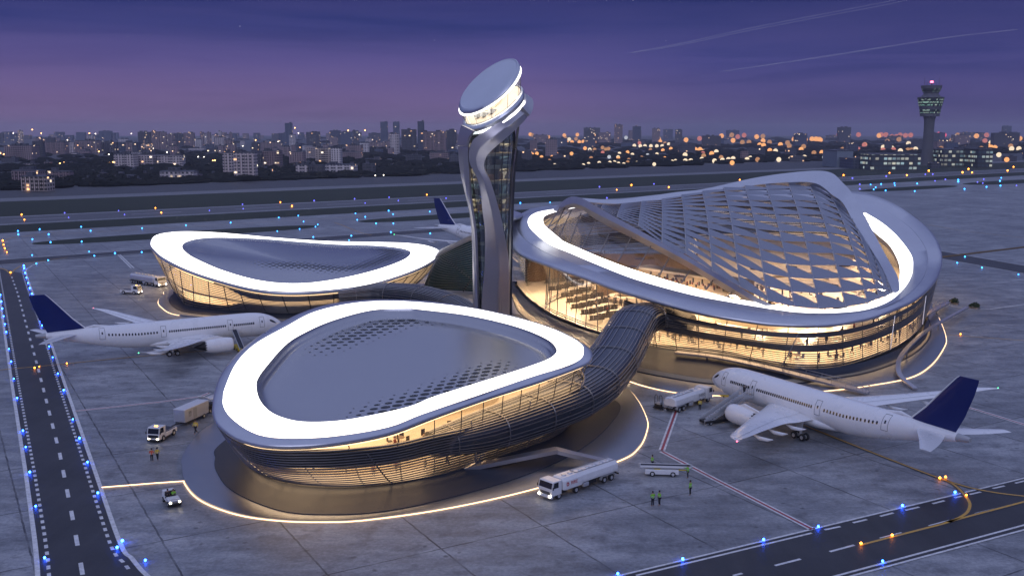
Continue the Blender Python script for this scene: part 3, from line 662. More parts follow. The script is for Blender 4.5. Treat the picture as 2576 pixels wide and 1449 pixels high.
shell('facade_spandrel',podB,baseB,lipB,CB,lambda a:0.0,lambda a:.18+.26*ss(-2.1,-1.8,a)*ss(-.55,-.85,a),M['spandrel'],-.35)
shell('facade_spandrel',podB,baseB,lipB,CB,lambda a:.95-.25*ss(-2.1,-1.8,a)*ss(-.6,-.9,a),lambda a:1.0,M['spandrel'],-.33,a0=-2.2,a1=2.6,n=120)
wall_ribs('facade_mullions',podB,baseB,lipB,CB,np.linspace(-PI,PI,34,endpoint=False),M['darkrib'],r=.12,dr=.1,lean=-.03)
interior(podB,baseB,lipB,CB,.95,.45,.72,pl=fitplane(LB[7])-np.array([0,0,1.2]))
PLB=fitplane(LB[7])
def zdishB(x,y):
    th=math.atan2(y-CB[1],x-CB[0]); p=dishpt(LB,CB,th,1.0); q=math.hypot(x-CB[0],y-CB[1])/math.hypot(p[0]-CB[0],p[1]-CB[1]); return shrink([p],CB,q,PLB)[0][2],q
rb=dotfield(podB,CB,drape([(590,644),(680,672),(770,682),(860,676),(930,663),(985,640),(960,624),(880,619)],lipB,CB,-.5),zdishB,1.9,1.7,.25,4.2,.85,.85,.2,1.05)
dots(podB,rb,None,None)
plazaB=loopify([at(x,y,.3) for x,y in [(433.5,728),(412,740),(398.5,756.5),(407,772),(443.5,790),(560,800),(720,806),(880,796),(1010,772),(1090,742)]]+[(-20,290,.3),(-36,304,.3),(-58,310,.3),(-82,306,.3)],CB)
# ======== plazas and their warm edge strips
def plaza(c,out,inn,base,zs,nm='plaza'):
    mb=MB(); a=lp_xyz(out,c,z=0.02); b=lp_xyz(out,c,z=.3); cc=lp_xyz(inn,c,z=.32)
    mb.loft([a,b,lp_xyz(out,c,dr=-.15,z=.34),cc][::-1],True); tag(mb.build('plaza',M['plaza_dk'],None,True,ang=50),kind='structure')
    mb=MB(); d=lp_xyz(base,c,dr=.0,z=zs); m=[((p[0]*.6+q[0]*.4),(p[1]*.6+q[1]*.4),.30+.10*zs) for p,q in zip(cc,d)]; m2=[((p[0]*.25+q[0]*.75),(p[1]*.25+q[1]*.75),.26+.34*zs) for p,q in zip(cc,d)]
    up=[(p[0],p[1],.42) for p in cc]
    mb.loft([cc,up,m,m2,d][::-1],True); tag(mb.build('plaza_ramp',M['plaza'],None,True,ang=40),kind='structure')
plaza(CA,plazaA,rampA,baseA,.85)
def ledge(name,path,label,r=.062,z=.12):
    mb=MB(); mb.tube([(p[0],p[1],z) for p in path],r,6); o=mb.build(name,M['led']); tag(o,label,'light strip','warm edge lights of the plazas'); return o
def ang_of(c,p): return math.atan2(p[1]-c[1],p[0]-c[0])
a0=ang_of(CA,at(465.7,1211)); a1=ang_of(CA,at(1585,975))
ledge('edge_light_strip',[lp_at(plazaA,CA,th)[:2] for th in np.linspace(a0,a1+ (0 if a1>a0 else 2*PI),120)] and [(CA[0]+(p[0]-CA[0])*1.003,CA[1]+(p[1]-CA[1])*1.003) for p in [lp_at(plazaA,CA,th) for th in np.linspace(a0,a1,160)]],'long warm light strip round the front pod plaza')
ledge('edge_light_strip',G([(256,1227),(300,1223.5),(400,1215.5),(465.7,1211)]),'straight warm light strip between the left taxiway and front plaza',.062,.1)
# ======== main terminal
CC=(50.0,240.0)
CZ=[(1270,570,17),(1295,626,14.5),(1381,663,14),(1467,692,13.5),(1553,723,13),(1639,748,12.5),(1754,778,11.6),(1864,797,10.8),(1955,808,10.2),(2078,810,10),(2170,797,10.1),(2231,779,10.5),(2307,745,11),(2353,702,11.8),(2370,662,12.8),('Y',2368,625,257),('Y',2353,592,269),('Y',2322,559,281),('Y',2261,516,293),('Y',2200,491,302.5),('Y',2145,482,309),(1950,478,27.2),(1712,486,26.5),(1489,510,24),(1379,517,22.5),(1325,527,21)]
lipC=loopify([atY(*p[1:]) if p[0]=='Y' else at(*p) for p in CZ],CC)
woC=loopify(drape([(1381,614),(1438.5,638.5),(1496,663),(1582,697),(1668,723),(1754,744.7),(1840,760.5),(1864,765),(1986,783.5),(2078,787.5),(2169.5,780.4),(2231,760.6),(2267,733),(2289,702.5),(2296.5,672)],lipC,CC,.1)+[atY(2292,641,252),atY(2261,598.5,265),atY(2224.6,565,276),atY(2185,540,286),atY(2130,512,296),atY(2080,499,302),atY(1950,492,305.5),atY(1712,488.5,306),atY(1500,512,299),atY(1400,525.5,304),atY(1352,534,303),atY(1332,546.7,297),atY(1328,562.5,290),atY(1341,582.6,281)],CC)
wiC=loopify(drape([(1410,602.7),(1453,622.7),(1510,647),(1582,674.4),(1668,701.7),(1725.5,719),(1840,751),(1864,754),(1943,766.7),(2062.5,779),(2139,772.8),(2200,759),(2237,740.7),(2258,714.7),(2264,684)],lipC,CC,-.2)+[atY(2258,653.5,245),atY(2237,617,257),atY(2209,592.4,267),atY(2165,556,280),atY(2110,524,291),atY(2060,510,297),atY(1950,501,301),atY(1712,493,302.5),atY(1500,516,295),atY(1425,527,297),atY(1375,541,293),atY(1366,554,287),atY(1375,574,279)],CC)
baseC=loopify([at(x,y,z) for x,y,z in [(1290,700,2.4),(1304,723,2.4),(1330,750,2.4),(1381,786,2.3),(1440,812,2.2),(1496,832,2.1),(1560,852,1.8),(1625,868,1.6),(1705,881,1.4),(1808.5,891.5,1.3),(1912,912,1.3),(1980.6,926,1.3),(2049.5,930,1.3),(2118,922.5,1.4),(2187,902,1.8),(2256,872,2.2),(2300,840,2.8),(2325,805,3.4)]]+[(104,248,3.4),(106,265,3),(102,282,3),(90,292,3),(60,298,3),(30,299,3),(10,298,3),(1,288,2.6)],CC)
plazaC=loopify([at(x,y,.3) for x,y in [(1585,957),(1688,983),(1800,992),(1950,991),(2098,978.5),(2187,967),(2290,947),(2342,916),(2373,874),(2379,847),(2362,800),(2345,775)]]+[(113,275,.3),(100,305,.3),(60,318,.3),(15,314,.3),(-6,290,.3)]+[at(1272,745,.3),at(1300,800,.3),at(1400,862,.3),at(1510,920,.3)],CC)
goldC=loopify([at(x,y,.5) for x,y in [(1585,928),(1690,950),(1800,965),(1950,968),(2090,952),(2187,935),(2270,905),(2318,875),(2342,840),(2335,800)]]+[(108,272,.5),(96,299,.5),(60,310,.5),(15,307,.5),(-3,288,.5)]+[at(1284,740,.5),at(1310,790,.5),at(1410,848,.5),at(1510,895,.5)],CC)
term=empty('main_terminal',(CC[0],CC[1],.3),0,'large main terminal with lattice shell roof, white roof ring and louvred glass walls','terminal')
n=lambda L,**k: lp_xyz(L,CC,**k)
mb=MB(); mid=(woC+lipC)/2; mid[:,1]+=.05
mb.loft([n(woC,dz=-.02),n(woC,dr=.3,dz=.05),n(mid,dz=.12),n(mid,dr=.06,dz=.02),n(mid,dr=.16,dz=.02),n(mid,dr=.22,dz=.12),n(lipC,dr=-1.3,dz=.05),n(lipC,dr=-.35,dz=-.25),n(lipC,dz=-.55),n(lipC,dr=-.05,dz=-.95),n(lipC,dr=-.6,dz=-1.2),n(lipC,dr=-3.5,dz=-1.3)],True)
mb.build('roof_rim',M['rim'],term,True,world=True,ang=60)
mb=MB(); bi,bo=n(wiC),n(woC); ka,kb=[int((ang_of(CC,p_)+PI)/(2*PI)*NL) for p_ in (atY(2172,536,288),atY(1398,527,303))]
seq=[(k%NL) for k in range(kb,ka+NL+1)]; mb.loft([[bi[k] for k in seq],[bo[k] for k in seq]],False); mb.build('light_band',M['white_emit'],term,world=True)
mb=MB(); mb.loft([bi[ka:kb+1],bo[ka:kb+1]],False); mb.build('roof_band',M['rim'],term,True,world=True)
mb=MB(); mb.tube([atY(1480,513.5,297),atY(1560,506,301),atY(1640,498,303.5),atY(1730,488.5,305)],.55,6,ell=.5); mb.build('rear_light_band',M['white_emit'],term,True,world=True)
mb=MB(); mb.loft([n(wiC,dz=-1.3),n(wiC,dr=.05,dz=-.02)],True); mb.loft([n(lipC,dr=-3.3,dz=-1.28),n(wiC,dz=-1.3)],True); mb.build('rim_soffit',M['bronze'],term,True,world=True)
mb=MB(); mb.loft([n(lipC,dr=-4.2,dz=-1.34),n(wiC,dr=.6,dz=-1.36)],True); mb.build('cove_light',M['warm_ceiling'],term,world=True)
angL=ang_of(CC,at(1272,640,6)); angT=ang_of(CC,at(1600,862,1.6)); angR=ang_of(CC,(106,265))
# angles of the glass-only bay at left and of the louvred front
TA0=ang_of(CC,at(1285,690,2.4)); TA1=ang_of(CC,at(1580,858,1.8)); TB1=.55
if TA0>0: TA0-=2*PI
isglass=lambda th:(TA0-.1<=th<=TA1) or (TA0-.1<=th-2*PI<=TA1)
shell('facade_glazing',term,baseC,lipC,CC,lambda a:0,lambda a:1.0,M['glass'],-.6,pw=.75)
angs=[TA0+(TA1-TA0)*k/15 for k in range(17)]
wall_ribs('glass_mullions',term,baseC,lipC,CC,angs,M['darkrib'],.75,.10,dr=.05,lean=-.045)
mb=MB(); 
for t in (.0,.06,.1): mb.tube([prof(baseC,lipC,CC,a,t,.75,.5,.1) for a in np.linspace(TA0,TA1,50)],.11 if t else .2,5)
mb.build('sill_rail',M['darkrib'],term,True,world=True)
wav=lambda a:.045*math.sin((a+1.2)*3.1)
lv=[.02+.05*k for k in range(8)]+[.43+.03*k for k in range(6)]+[.62+.05*k for k in range(4)]+[.79+.028*k for k in range(4)]
def crs(a): return 1.0+wav(a)*.6-.0*a
slats('facade_louvres',term,baseC,lipC,CC,lv,M['slat'],lambda a:crs(a)*(1-.06*ss(-1.4,-1.9,a)),pw=.75,h=.14,a0=TA1-.02,a1=TA0+2*PI,n=170)
for nm,t0,t1,dr in (('facade_spandrel',.42,.58,-.3),('facade_spandrel',.77,.86,-.3)):
    shell(nm,term,baseC,lipC,CC,lambda a:t0*crs(a),lambda a:t1*crs(a),M['spandrel'],dr,pw=.75,a0=TA1-.02,a1=TA0+2*PI,n=150)
wall_ribs('facade_mullions',term,baseC,lipC,CC,np.linspace(TA1+.06,1.2,34),M['darkrib'],.75,.09,dr=-.2,lean=.01)
wall_ribs('facade_strut',term,baseC,lipC,CC,np.linspace(TA1+.15,1.0,7),M['slat_lt'],.75,.10,t0=.02,t1=.86,dr=.15,lean=.05,apart=True)
# interior: hall floor, two decks along the front, back wall of dark louvres, shop fronts
mb=MB(); mb.fill(n(baseC,dr=-.8,z=2.0)); mb.build('hall_floor',M['floor_in'],term,world=True)
def deck(t,inn,th,a0,a1,nm,mat,under=None):
    A=np.linspace(a0,a1,90); O=[prof(baseC,lipC,CC,a,t,.75,.5,-.8) for a in A]
    I=[(CC[0]+(p[0]-CC[0])*inn,CC[1]+(p[1]-CC[1])*inn,p[2]) for p in O]; dn=lambda P,d:[(p[0],p[1],p[2]-d) for p in P]
    mb=MB(); mb.loft([dn(O,th),O,I,dn(I,th),dn(O,th)],False); mb.build(nm,mat,term,world=True)
    if under:
        mb=MB(); mb.loft([dn([(CC[0]+(p[0]-CC[0])*.985,CC[1]+(p[1]-CC[1])*.985,p[2]) for p in O],th+.03),dn([(CC[0]+(p[0]-CC[0])*(inn+.03),CC[1]+(p[1]-CC[1])*(inn+.03),p[2]) for p in O],th+.03)],False); mb.build('ceiling_light',M[under],term,world=True)
    return O,I
O1,I1=deck(.50,.74,.5,TA1+.05,1.5,'gallery_deck',M['floor_in'],'warm_ceiling_lo')
mb=MB(); mb.loft([[(p[0],p[1],2.0) for p in I1],[(p[0],p[1],p[2]-.5) for p in I1]],False); mb.loft([[(CC[0]+(p[0]-CC[0])*.93,CC[1]+(p[1]-CC[1])*.93,p[2]) for p in I1],[(CC[0]+(p[0]-CC[0])*.93,CC[1]+(p[1]-CC[1])*.93,p[2]+1.1) for p in I1]],False)
mb.build('gallery_wall',M['cream'],term,world=True)
A=np.linspace(.3,TA0+2*PI+.15,120)
W0=[lp_at(baseC,CC,a) for a in A]; mb=MB()
W0=[(CC[0]+(p[0]-CC[0])*.93,CC[1]+(p[1]-CC[1])*.93) for p in W0]; zt=[lp_at(lipC,CC,a)[2]-1.5 for a in A]
mb.loft([[(p[0],p[1],2.0) for p in W0],[(p[0],p[1],min(9.5,z)) for p,z in zip(W0,zt)]],False); mb.build('back_wall',M['brown_in'],term,True,world=True)
mb=MB()
for k in range(22):
    q=.45+.55*k/21
    mb.tube([(CC[0]+(p[0]-CC[0])*.985,CC[1]+(p[1]-CC[1])*.985,2+(z-2)*q) for p,z in zip(W0,zt)],.12,4)
mb.build('back_wall_louvres',M['slat'],term,True,world=True)
def inpt(px,py,z=2.0): return at(px,py,z)
# shop block facing the hall
def wallblock(P0,P1,h,dep,nm,mat):
    a,b=Vector((P0[0],P0[1],0)),Vector((P1[0],P1[1],0)); d=(b-a); L=d.length; ang=math.atan2(d.y,d.x); c=(a+b)/2
    mb=MB(); mb.box((0,dep/2,h/2),(L,dep,h)); T=Matrix.Translation((c.x,c.y,2.0))@Matrix.Rotation(ang,4,'Z'); mb.v=[tuple(T@Vector(v)) for v in mb.v]
    return mb,T,L
s0,s1=inpt(1600,752),inpt(1860,800)
mb,T,L=wallblock(s0,s1,8.6,5,'shop_wall',None); mb.build('shop_wall',M['shopwall'],term,world=True)
def onwall(nm,mat,items,dy):
    mb=MB()
    for (u,z,w,h) in items: mb.box((-L/2+u*L,dy,z),(w,.3,h),0,T)
    return mb.build(nm,mat,term,world=True)
onwall('shop_sign',M['red_in'],[(.18,3.4,5.2,2.4)],-.2)
onwall('shop_opening',M['brown_in'],[(.40,2.6,5.6,4.2),(.9,2.2,2.2,3.6)],-.16)
onwall('shop_shelf_row',M['seat'],[(.10+.028*k,6.6+.6*((k*7)%3-1),.35,.7+.2*(k%3)) for k in range(28)],-.2)
onwall('shop_shelf_row',M['coatr'],[(.12+.05*k,6.5,.3,.5) for k in range(15)],-.24)
onwall('shop_shelf_row',M['brown_in'],[(.58+.02*k,2.4+.5*((k*5)%3),.32,.6) for k in range(14)],-.2)
onwall('shop_cornice',M['floor_in'],[(.5,5.0,L*.98,.35),(.5,8.3,L*.99,.4)],-.35)
mb=MB(); mb.lathe([(1.15,0),(1.15,.06),(.8,.06),(.8,0)],24,(0,0,0),T@Matrix.Translation((-L/2+.22*L,-.42,3.4))@Matrix.Rotation(R(90),4,'X')); mb.ball((0,0,0),.5,10,6,(1,.2,1)); 
mb.v[-77:]=[tuple(T@Matrix.Translation((-L/2+.22*L,-.42,3.4))@Vector(v)) for v in mb.v[-77:]]
mb.build('shop_emblem',M['coatb'],term,world=True)
# information counter, ellipse desk and low blocks
def desk(px,py,rx,ry,h,w,mat,nm='counter',rz=0):
    c=inpt(px,py); mb=MB(); k=40; T=Matrix.Translation((c[0],c[1],2.0))@Matrix.Rotation(rz,4,'Z')
    def e(q,z): return [tuple(T@Vector(((rx-q)*math.cos(2*PI*i/k),(ry-q)*math.sin(2*PI*i/k),z))) for i in range(k)]
    mb.loft([e(0,0),e(0,h),e(w,h),e(w,0)],True); return mb.build(nm,mat,term,world=True,smooth=True)
desk(1590,757,6.2,4.6,1.5,1.4,M['cream'],'round_counter'); desk(1590,757,3.6,2.4,.6,1.6,M['brown_in'],'round_counter_plinth')
for (px,py,lx,ly,h,m) in ((1535,742,7,3,2.6,'brown_in'),(1450,690,8,2.6,1.4,'cream'),(1400,672,5,2,2.2,'cream'),(1505,715,3.2,3.0,3.4,'brown_in'),(1480,660,9,2.5,3.0,'brown_in'),(1360,690,4,3,2.4,'brown_in'),(1700,775,5,2,1.2,'cream')):
    c=inpt(px,py); mb=MB(); mb.box((c[0],c[1],2+h/2),(lx,ly,h),R(12)); mb.box((c[0],c[1],2+h+.08),(lx+.3,ly+.3,.16),R(12)); mb.build('service_desk',M[m],term,world=True,bevel=.08)
# hall lamps hang over the floor
hl=None
M['shellpan']=surf('blue_grey_shell_panel',(.27,.285,.34),.36,.7,.08,.2,.08)
HLP=[(6,262),(14,238),(24,214),(36,206),(52,206),(70,212),(84,226),(92,246),(30,250),(52,232),(70,250),(46,272),(76,274),(24,278),(60,200),(44,220),(62,224),(76,236),(40,238),(60,246),(84,252),(16,254),(34,266),(60,268),(88,266)]
for i,(x,y) in enumerate(HLP):
    zc=max(7.5,min(11.5,lp_at(lipC,CC,math.atan2(y-CC[1],x-CC[0]))[2]-3.0))
    if hl is None:
        hl=empty('hall_lamp',label='x'); mb=MB(); mb.lathe([(0,.5),(.12,.5),(.12,.35),(1.3,.2),(1.4,0),(1.3,-.02)],20); mb.build('lamp_shade',M['brown_in'],hl,True)
        mb=MB(); mb.lathe([(1.28,-.01),(0,-.01)],20); mb.build('lamp_panel',M['warm_ceiling_hi'],hl); o=hl
    else: o=dup(hl)
    o.location=(x,y,zc); tag(o,'round warm pendant lamp over the main terminal hall, %s counted from the tower side'%od(i+1),'lamp','pendant lamps in the main hall')
# ---------- plaza round the terminal
plaza(CC,plazaC,goldC,baseC,1.5)
mb=MB(); gi=goldC.copy(); gi[:,0]-=3.0
mb.loft([lp_xyz(gi,CC,z=.50),lp_xyz(goldC,CC,dr=-.3,z=.47)],True); tag(mb.build('gravel_band',M['gold']),kind='structure')
def led_arc(c,L,p0,p1,label,ccw=True,k=120):
    a,b=ang_of(c,p0),ang_of(c,p1)
    if ccw and b<a: b+=2*PI
    ledge('edge_light_strip',[(lambda q:(c[0]+(q[0]-c[0])*1.002,c[1]+(q[1]-c[1])*1.002))(lp_at(L,c,(t+PI)%(2*PI)-PI)) for t in np.linspace(a,b,k)],label)
led_arc(CC,plazaC,at(1585,957),at(2362,800),'warm light strip round the main terminal plaza')
led_arc(CB,plazaB,at(433.5,728),at(460,793),'warm light strip at the left end of the back pod plaza')
plaza(CB,plazaB,loopify([(CB[0]+(p[0]-CB[0])*.93,CB[1]+(p[1]-CB[1])*.93,.4) for p in lp_xyz(plazaB,CB)],CB),baseB,.7)
# ---------- lattice shell over the hall
RB=[(1450,500,291),(1560,507,293),(1700,491,294),(1772,482,294),(1894,459,290),(1986,447,285),(2050,443,281),(2080,452,276),(2105,476,268),(2133,503,258),(2170,566,245),(2215,645,231),(2243,693,222),(2256,736,213)]
def q3(L): return [atY(*p) for p in L]
Ro=q3([(1440,497,292),(1560,502,294),(1700,484,295),(1772,475.6,295),(1894,448.7,291),(1986,435,286),(2055,430,281.5),(2093,436,276),(2118,458,268),(2145,489,258),(2185,562,245),(2231,647,231),(2259,698,222),(2263,738,213)])
Ri=q3([(1462,507,290),(1560,513,291.5),(1700,499,292),(1772,489,292),(1894,467,288),(1986,459,282),(2035,459,278),(2064,467,273),(2093,490,265),(2121,512,256),(2154,571,243),(2200,641,229.5),(2225,686,221),(2246,735,212)])
mb=MB(); mb.band(spl(Ro,8),spl(Ri,8),1.3); mb.build('shell_edge_beam',M['rim'],term,True,world=True,ang=50)
LY=lambda px:290-(px-1440)/503*91
Lo=[(p[0],p[1],LY(p[0])) for p in [(1392,528),(1418,505),(1433,496.5),(1447,495),(1467,500.5),(1496,517),(1553,549),(1639,596),(1725.5,642.5),(1772,670),(1840,710),(1900,746),(1945,768)]]
Li=[(p[0],p[1],LY(p[0])-.8) for p in [(1398,534),(1420,519),(1437,513),(1452,514),(1472,522),(1498,536),(1553,564),(1639,609),(1725.5,655),(1772,683),(1833,720),(1885,752),(1925,769)]]
Lq=[(p[0],p[1],LY(p[0])+1.2) for p in [(1400,540),(1422,529),(1440,523),(1456,525),(1475,534),(1498,552),(1553,581),(1639,624),(1725.5,671),(1772,698),(1826,731),(1873,755),(1908,770)]]
lo,li,lq=[spl(q3(x),8) for x in (Lo,Li,Lq)]
mb=MB(); back=[tuple(np.array(a)*.5+np.array(b)*.5+np.array([.6,1.2,-.2])) for a,b in zip(lo,lq)]
mb.loft([[lo[i],li[i],lq[i],back[i]] for i in range(len(lo))],True,True); mb.build('shell_edge_beam',M['rim'],term,True,world=True,ang=35)
TOP=[(1490,514),(1522,516.6),(1567,512),(1615,506.5),(1665,500.8),(1714,490.7),(1766,481),(1820,471.5),(1873,467),(1925,465),(1983,462),(2036,464),(2086,487),(2128,522),(2170,592),(2212,660),(2246,733)]
BOT=[(1502,520),(1512,524),(1552,547),(1606,569),(1665,611),(1726,641),(1792,682),(1861,722),(1931,757),(1998,772),(2059.5,777.5),(2127,773),(2182,763),(2212,752),(2230,745),(2241,739),(2247,735)]
def topY(i,px,py):
    r=[(p[0],p[2]) for p in RB]; return float(np.interp(px,[a for a,_ in r],[b for _,b in r]))-1.5
def botY(px):
    if px<1940: return LY(px)-.5
    return float(np.interp(px,[1940,1998,2059,2127,2182,2212,2230,2247],[200,198.5,197,199.5,203,207,210,212.5]))
NR=13; T3=[atY(x,y,topY(0,x,y)) for x,y in TOP]; B3=[atY(x,y,botY(x)) for x,y in BOT]
def SP(i,v):
    a,b=np.array(T3[i]),np.array(B3[i]); k=math.sin(PI*v); L=np.linalg.norm(a-b); h=np.array([0,-.35,.94])*k*min(2.2,L*.03)
    return a*(1-v)+b*v+h
nrm=Vector((0,-.35,.94))
pan=MB(); gl=MB(); fin=MB(); rib=MB()
for i in range(len(TOP)-1):
    for j in range(NR):
        v0,v1=j/NR,(j+1)/NR
        L0,L1,R0,R1=[Vector(SP(*a)) for a in ((i,v0),(i,v1),(i+1,v0),(i+1,v1))]
        sz=(L1-L0).length; lift=nrm*min(.4,sz*.10); c=(L0+L1+R1)/3
        A=[L0+nrm*.08,L1+nrm*.08,R1+lift]; k=5
        # curved upper edge: panel sags towards its tip
        Rm=R0.lerp(R1,.80); E=[L0.lerp(Rm,q/k)+(L0-L1)*(.05*math.sin(PI*q/k))+nrm*.08+ (lift-nrm*.08)*(q/k) for q in range(k+1)]
        Bm=[L1.lerp(R1,q/k)+nrm*.08 for q in range(k+1)]
        pan.loft([[tuple(p) for p in E],[tuple(p) for p in Bm]],False)
        fin.loft([[tuple(p-nrm*.02) for p in E],[tuple(p-nrm*min(.9,sz*.22)) for p in E]],False)
        gl.add([L0-nrm*.15,R0-nrm*.15,R1-nrm*.15],[(0,1,2)])
for i in range(len(TOP)): rib.tube([tuple(SP(i,v)+np.array([0,0,.1])) for v in np.linspace(0,1,20)],.12,5)
pan.build('shell_panels',M['shellpan'],term,False,world=True); fin.build('shell_fins',M['darkrib'],term,True,world=True,ang=180)
gl.build('shell_glazing',M['glass_roof'],term,world=True); rib.build('shell_ribs',M['slat_lt'],term,True,world=True)
# glazed gap between the white ring and the lower beam, with its raking struts
top=[atY(1295+x*.287,436.2+y*.287,LY(1295+x*.287)+.5) for x,y in [(400,290),(440,300),(500,320),(580,350),(710,410),(850,480),(1020,560),(1190,640),(1355,740),(1540,845),(1735,940),(1900,1040)]]
bot=drape([(1295+x*.287,436.2+y*.287) for x,y in [(262,440),(290,480),(330,520),(385,560),(480,612),(590,655),(740,715),(905,775),(1075,835),(1265,895),(1460,960),(1675,1020),(1860,1085)]],wiC,CC,-.1)
mb=MB()
for a,b in zip(top,bot[1:]): mb.tube([a,b],.17,6)
mb.tube([top[1],bot[0]],.12,6); mb.tube([top[2],bot[1]],.12,6)
mb.build('gable_struts',M['slat'],term,True,world=True)
mb=MB(); mb.loft([top,bot[1:]],False); mb.build('gable_glazing',M['glass_roof'],term,world=True)
# ---------- slatted tubes that run out of the facades
def tubeway(name,label,pts,hw,hh,nrib,tilt=None):
    P=[Vector(p) for p in spl(pts,10)]; m=len(P); root=empty(name,(P[m//2].x,P[m//2].y,.3),0,label,'walkway'); K=40
    HW=np.interp(np.linspace(0,1,m),np.linspace(0,1,len(hw)),hw); HH=np.interp(np.linspace(0,1,m),np.linspace(0,1,len(hh)),hh)
    fr=[]
    for i in range(m):
        d=(P[min(i+1,m-1)]-P[max(i-1,0)]).normalized(); s=d.cross(Vector((0,0,1))).normalized(); u=s.cross(d); fr.append((s,u))
    def pt(i,a,e=1.0,):
        s,u=fr[i]; ca,sa=math.cos(a),math.sin(a); p=.75
        x=math.copysign(abs(ca)**p,ca)*HW[i]*e; y=math.copysign(abs(sa)**p,sa)*HH[i]*e
        return tuple(P[i]+s*x+u*y)
    mb=MB(); mb.loft([[pt(i,2*PI*k/K,.97) for k in range(K)] for i in range(m)],True,True); mb.build('tube_skin',M['tubeskin'],root,True,world=True)
    mb=MB(); mb2=MB()
    for k in range(nrib):
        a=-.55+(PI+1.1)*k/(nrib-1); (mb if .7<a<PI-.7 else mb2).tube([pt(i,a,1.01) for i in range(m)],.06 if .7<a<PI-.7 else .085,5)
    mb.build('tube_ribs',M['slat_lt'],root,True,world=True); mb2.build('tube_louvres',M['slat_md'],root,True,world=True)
    for i in range(4,m-2,9): mb=MB(); mb.tube([pt(i,2*PI*k/K,1.015) for k in range(K)],.09,5,True); mb.build('tube_hoop',M['slat'],root,True,world=True)
    return root
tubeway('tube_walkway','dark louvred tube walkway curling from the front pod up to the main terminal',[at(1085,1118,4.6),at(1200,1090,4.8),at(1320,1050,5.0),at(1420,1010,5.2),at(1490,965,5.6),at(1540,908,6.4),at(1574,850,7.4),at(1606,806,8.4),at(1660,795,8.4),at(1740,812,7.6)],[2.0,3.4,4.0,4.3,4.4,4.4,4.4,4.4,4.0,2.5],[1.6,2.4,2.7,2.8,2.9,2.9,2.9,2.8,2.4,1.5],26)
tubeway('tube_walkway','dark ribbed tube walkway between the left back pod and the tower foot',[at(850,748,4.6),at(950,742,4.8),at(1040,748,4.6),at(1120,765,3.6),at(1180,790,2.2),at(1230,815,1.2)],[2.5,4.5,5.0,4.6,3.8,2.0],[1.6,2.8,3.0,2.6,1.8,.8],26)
# ---------- dark glazed hall behind the tower
hall=empty('linking_hall',(-8,285,.3),0,'dark teal glazed linking hall behind the tower with sloping metal roof edge','hall')
hb=[at(1060,735,.4),at(1079,728,.4),at(1187,733,.4),at(1258,735,.4),(-6,300,.4)]; ht=[atY(1095,652,279),atY(1112,640,278),atY(1187.6,604,276),atY(1262,575,279),(-6,297,19)]
mb=MB(); B=spl(hb,10); Tt=spl(ht,10); rows=[[tuple(np.array(a)*(1-k/10)+np.array(b)*(k/10)+np.array([0,-1.6*math.sin(PI*k/10),0])) for a,b in zip(B,Tt)] for k in range(11)]
mb.loft(rows,False); mb.build('hall_glazing',M['teal'],hall,True,world=True)
mb=MB()
for k in range(1,22):
    f=k/22*10; i=int(f); g=f-i
    mb.tube([tuple(np.array(rows[i][j])*(1-g)+np.array(rows[min(i+1,10)][j])*g+np.array([0,-.15,0])) for j in range(len(B))],.08,4)
mb.build('hall_louvres',M['slat_lt'],hall,True,world=True)
mb=MB(); EG0=[tuple(np.array(p)+np.array([0,-1.2,1.6])) for p in Tt]; EG1=[tuple(np.array(p)+np.array([0,-1.0,0])) for p in Tt]; EG2=[tuple(np.array(p)+np.array([6,24,1.2])) for p in Tt]
mb.loft([EG1,EG0,EG2],False); mb.build('hall_roof',M['rim'],hall,True,world=True,solid=.3,ang=30)
mb=MB(); mb.bar(tuple(np.array(Tt[12])+np.array([0,-1.2,-2])),tuple(np.array(B[25])+np.array([0,-1.6,0])),.25,.25); mb.bar(tuple(np.array(Tt[26])+np.array([0,-1.2,-3])),tuple(np.array(B[18])+np.array([0,-1.4,0])),.25,.25); mb.build('hall_braces',M['darkrib'],hall,world=True)
# metal court at the foot of the tower
mb=MB(); mb.lathe([(0,.36),(26,.34),(27,.30),(27,0.02)],64,(-10,222,0)); tag(mb.build('plaza',M['plaza'],None,True,ang=40),kind='structure')
mb=MB(); mb.lathe([(7.5,2.2),(8.5,1.6),(11,1.0),(15,.55),(16,.35)],48,(-4,216,0)); tag(mb.build('plaza_ramp',M['plaza_dk'],None,True,ang=60),kind='structure')
# ---------- slim walkways and ramps
def walkway(label,pts,w,th,mat='bronze',rail=True,posts=True):
    P=[Vector(p) for p in spl(pts,8)]; root=empty('ramp_walkway',(P[0].x,P[0].y,0),0,label,'ramp'); A=[];B=[]
    for i in range(len(P)):
        d=(P[min(i+1,len(P)-1)]-P[max(i-1,0)]); d.z=0; d.normalize(); s=Vector((-d.y,d.x,0))*w/2; A.append(tuple(P[i]+s)); B.append(tuple(P[i]-s))
    mb=MB(); dn=lambda L,k:[(p[0],p[1],p[2]-k) for p in L]
    mb.loft([[a,b,(b[0],b[1],b[2]-th),(a[0],a[1],a[2]-th)] for a,b in zip(A,B)],True,True); mb.build('deck',M[mat],root,world=True)
    if rail:
        for Lr in (A,B):
            mb=MB(); mb.tube(dn(Lr,-.9),.06,5); [mb.tube([Lr[i],dn(Lr,-.9)[i]],.035,4) for i in range(0,len(Lr),3)]; mb.build('handrail',M['slat_lt'],root,True,world=True)
    if posts:
        for i in range(6,len(P)-2,12):
            if P[i].z>1.0: mb=MB(); mb.cyl((P[i].x,P[i].y,.2),(P[i].x,P[i].y,P[i].z-th),.16,.2,8); mb.build('support_post',M['slat'],root,True,world=True)
    return root
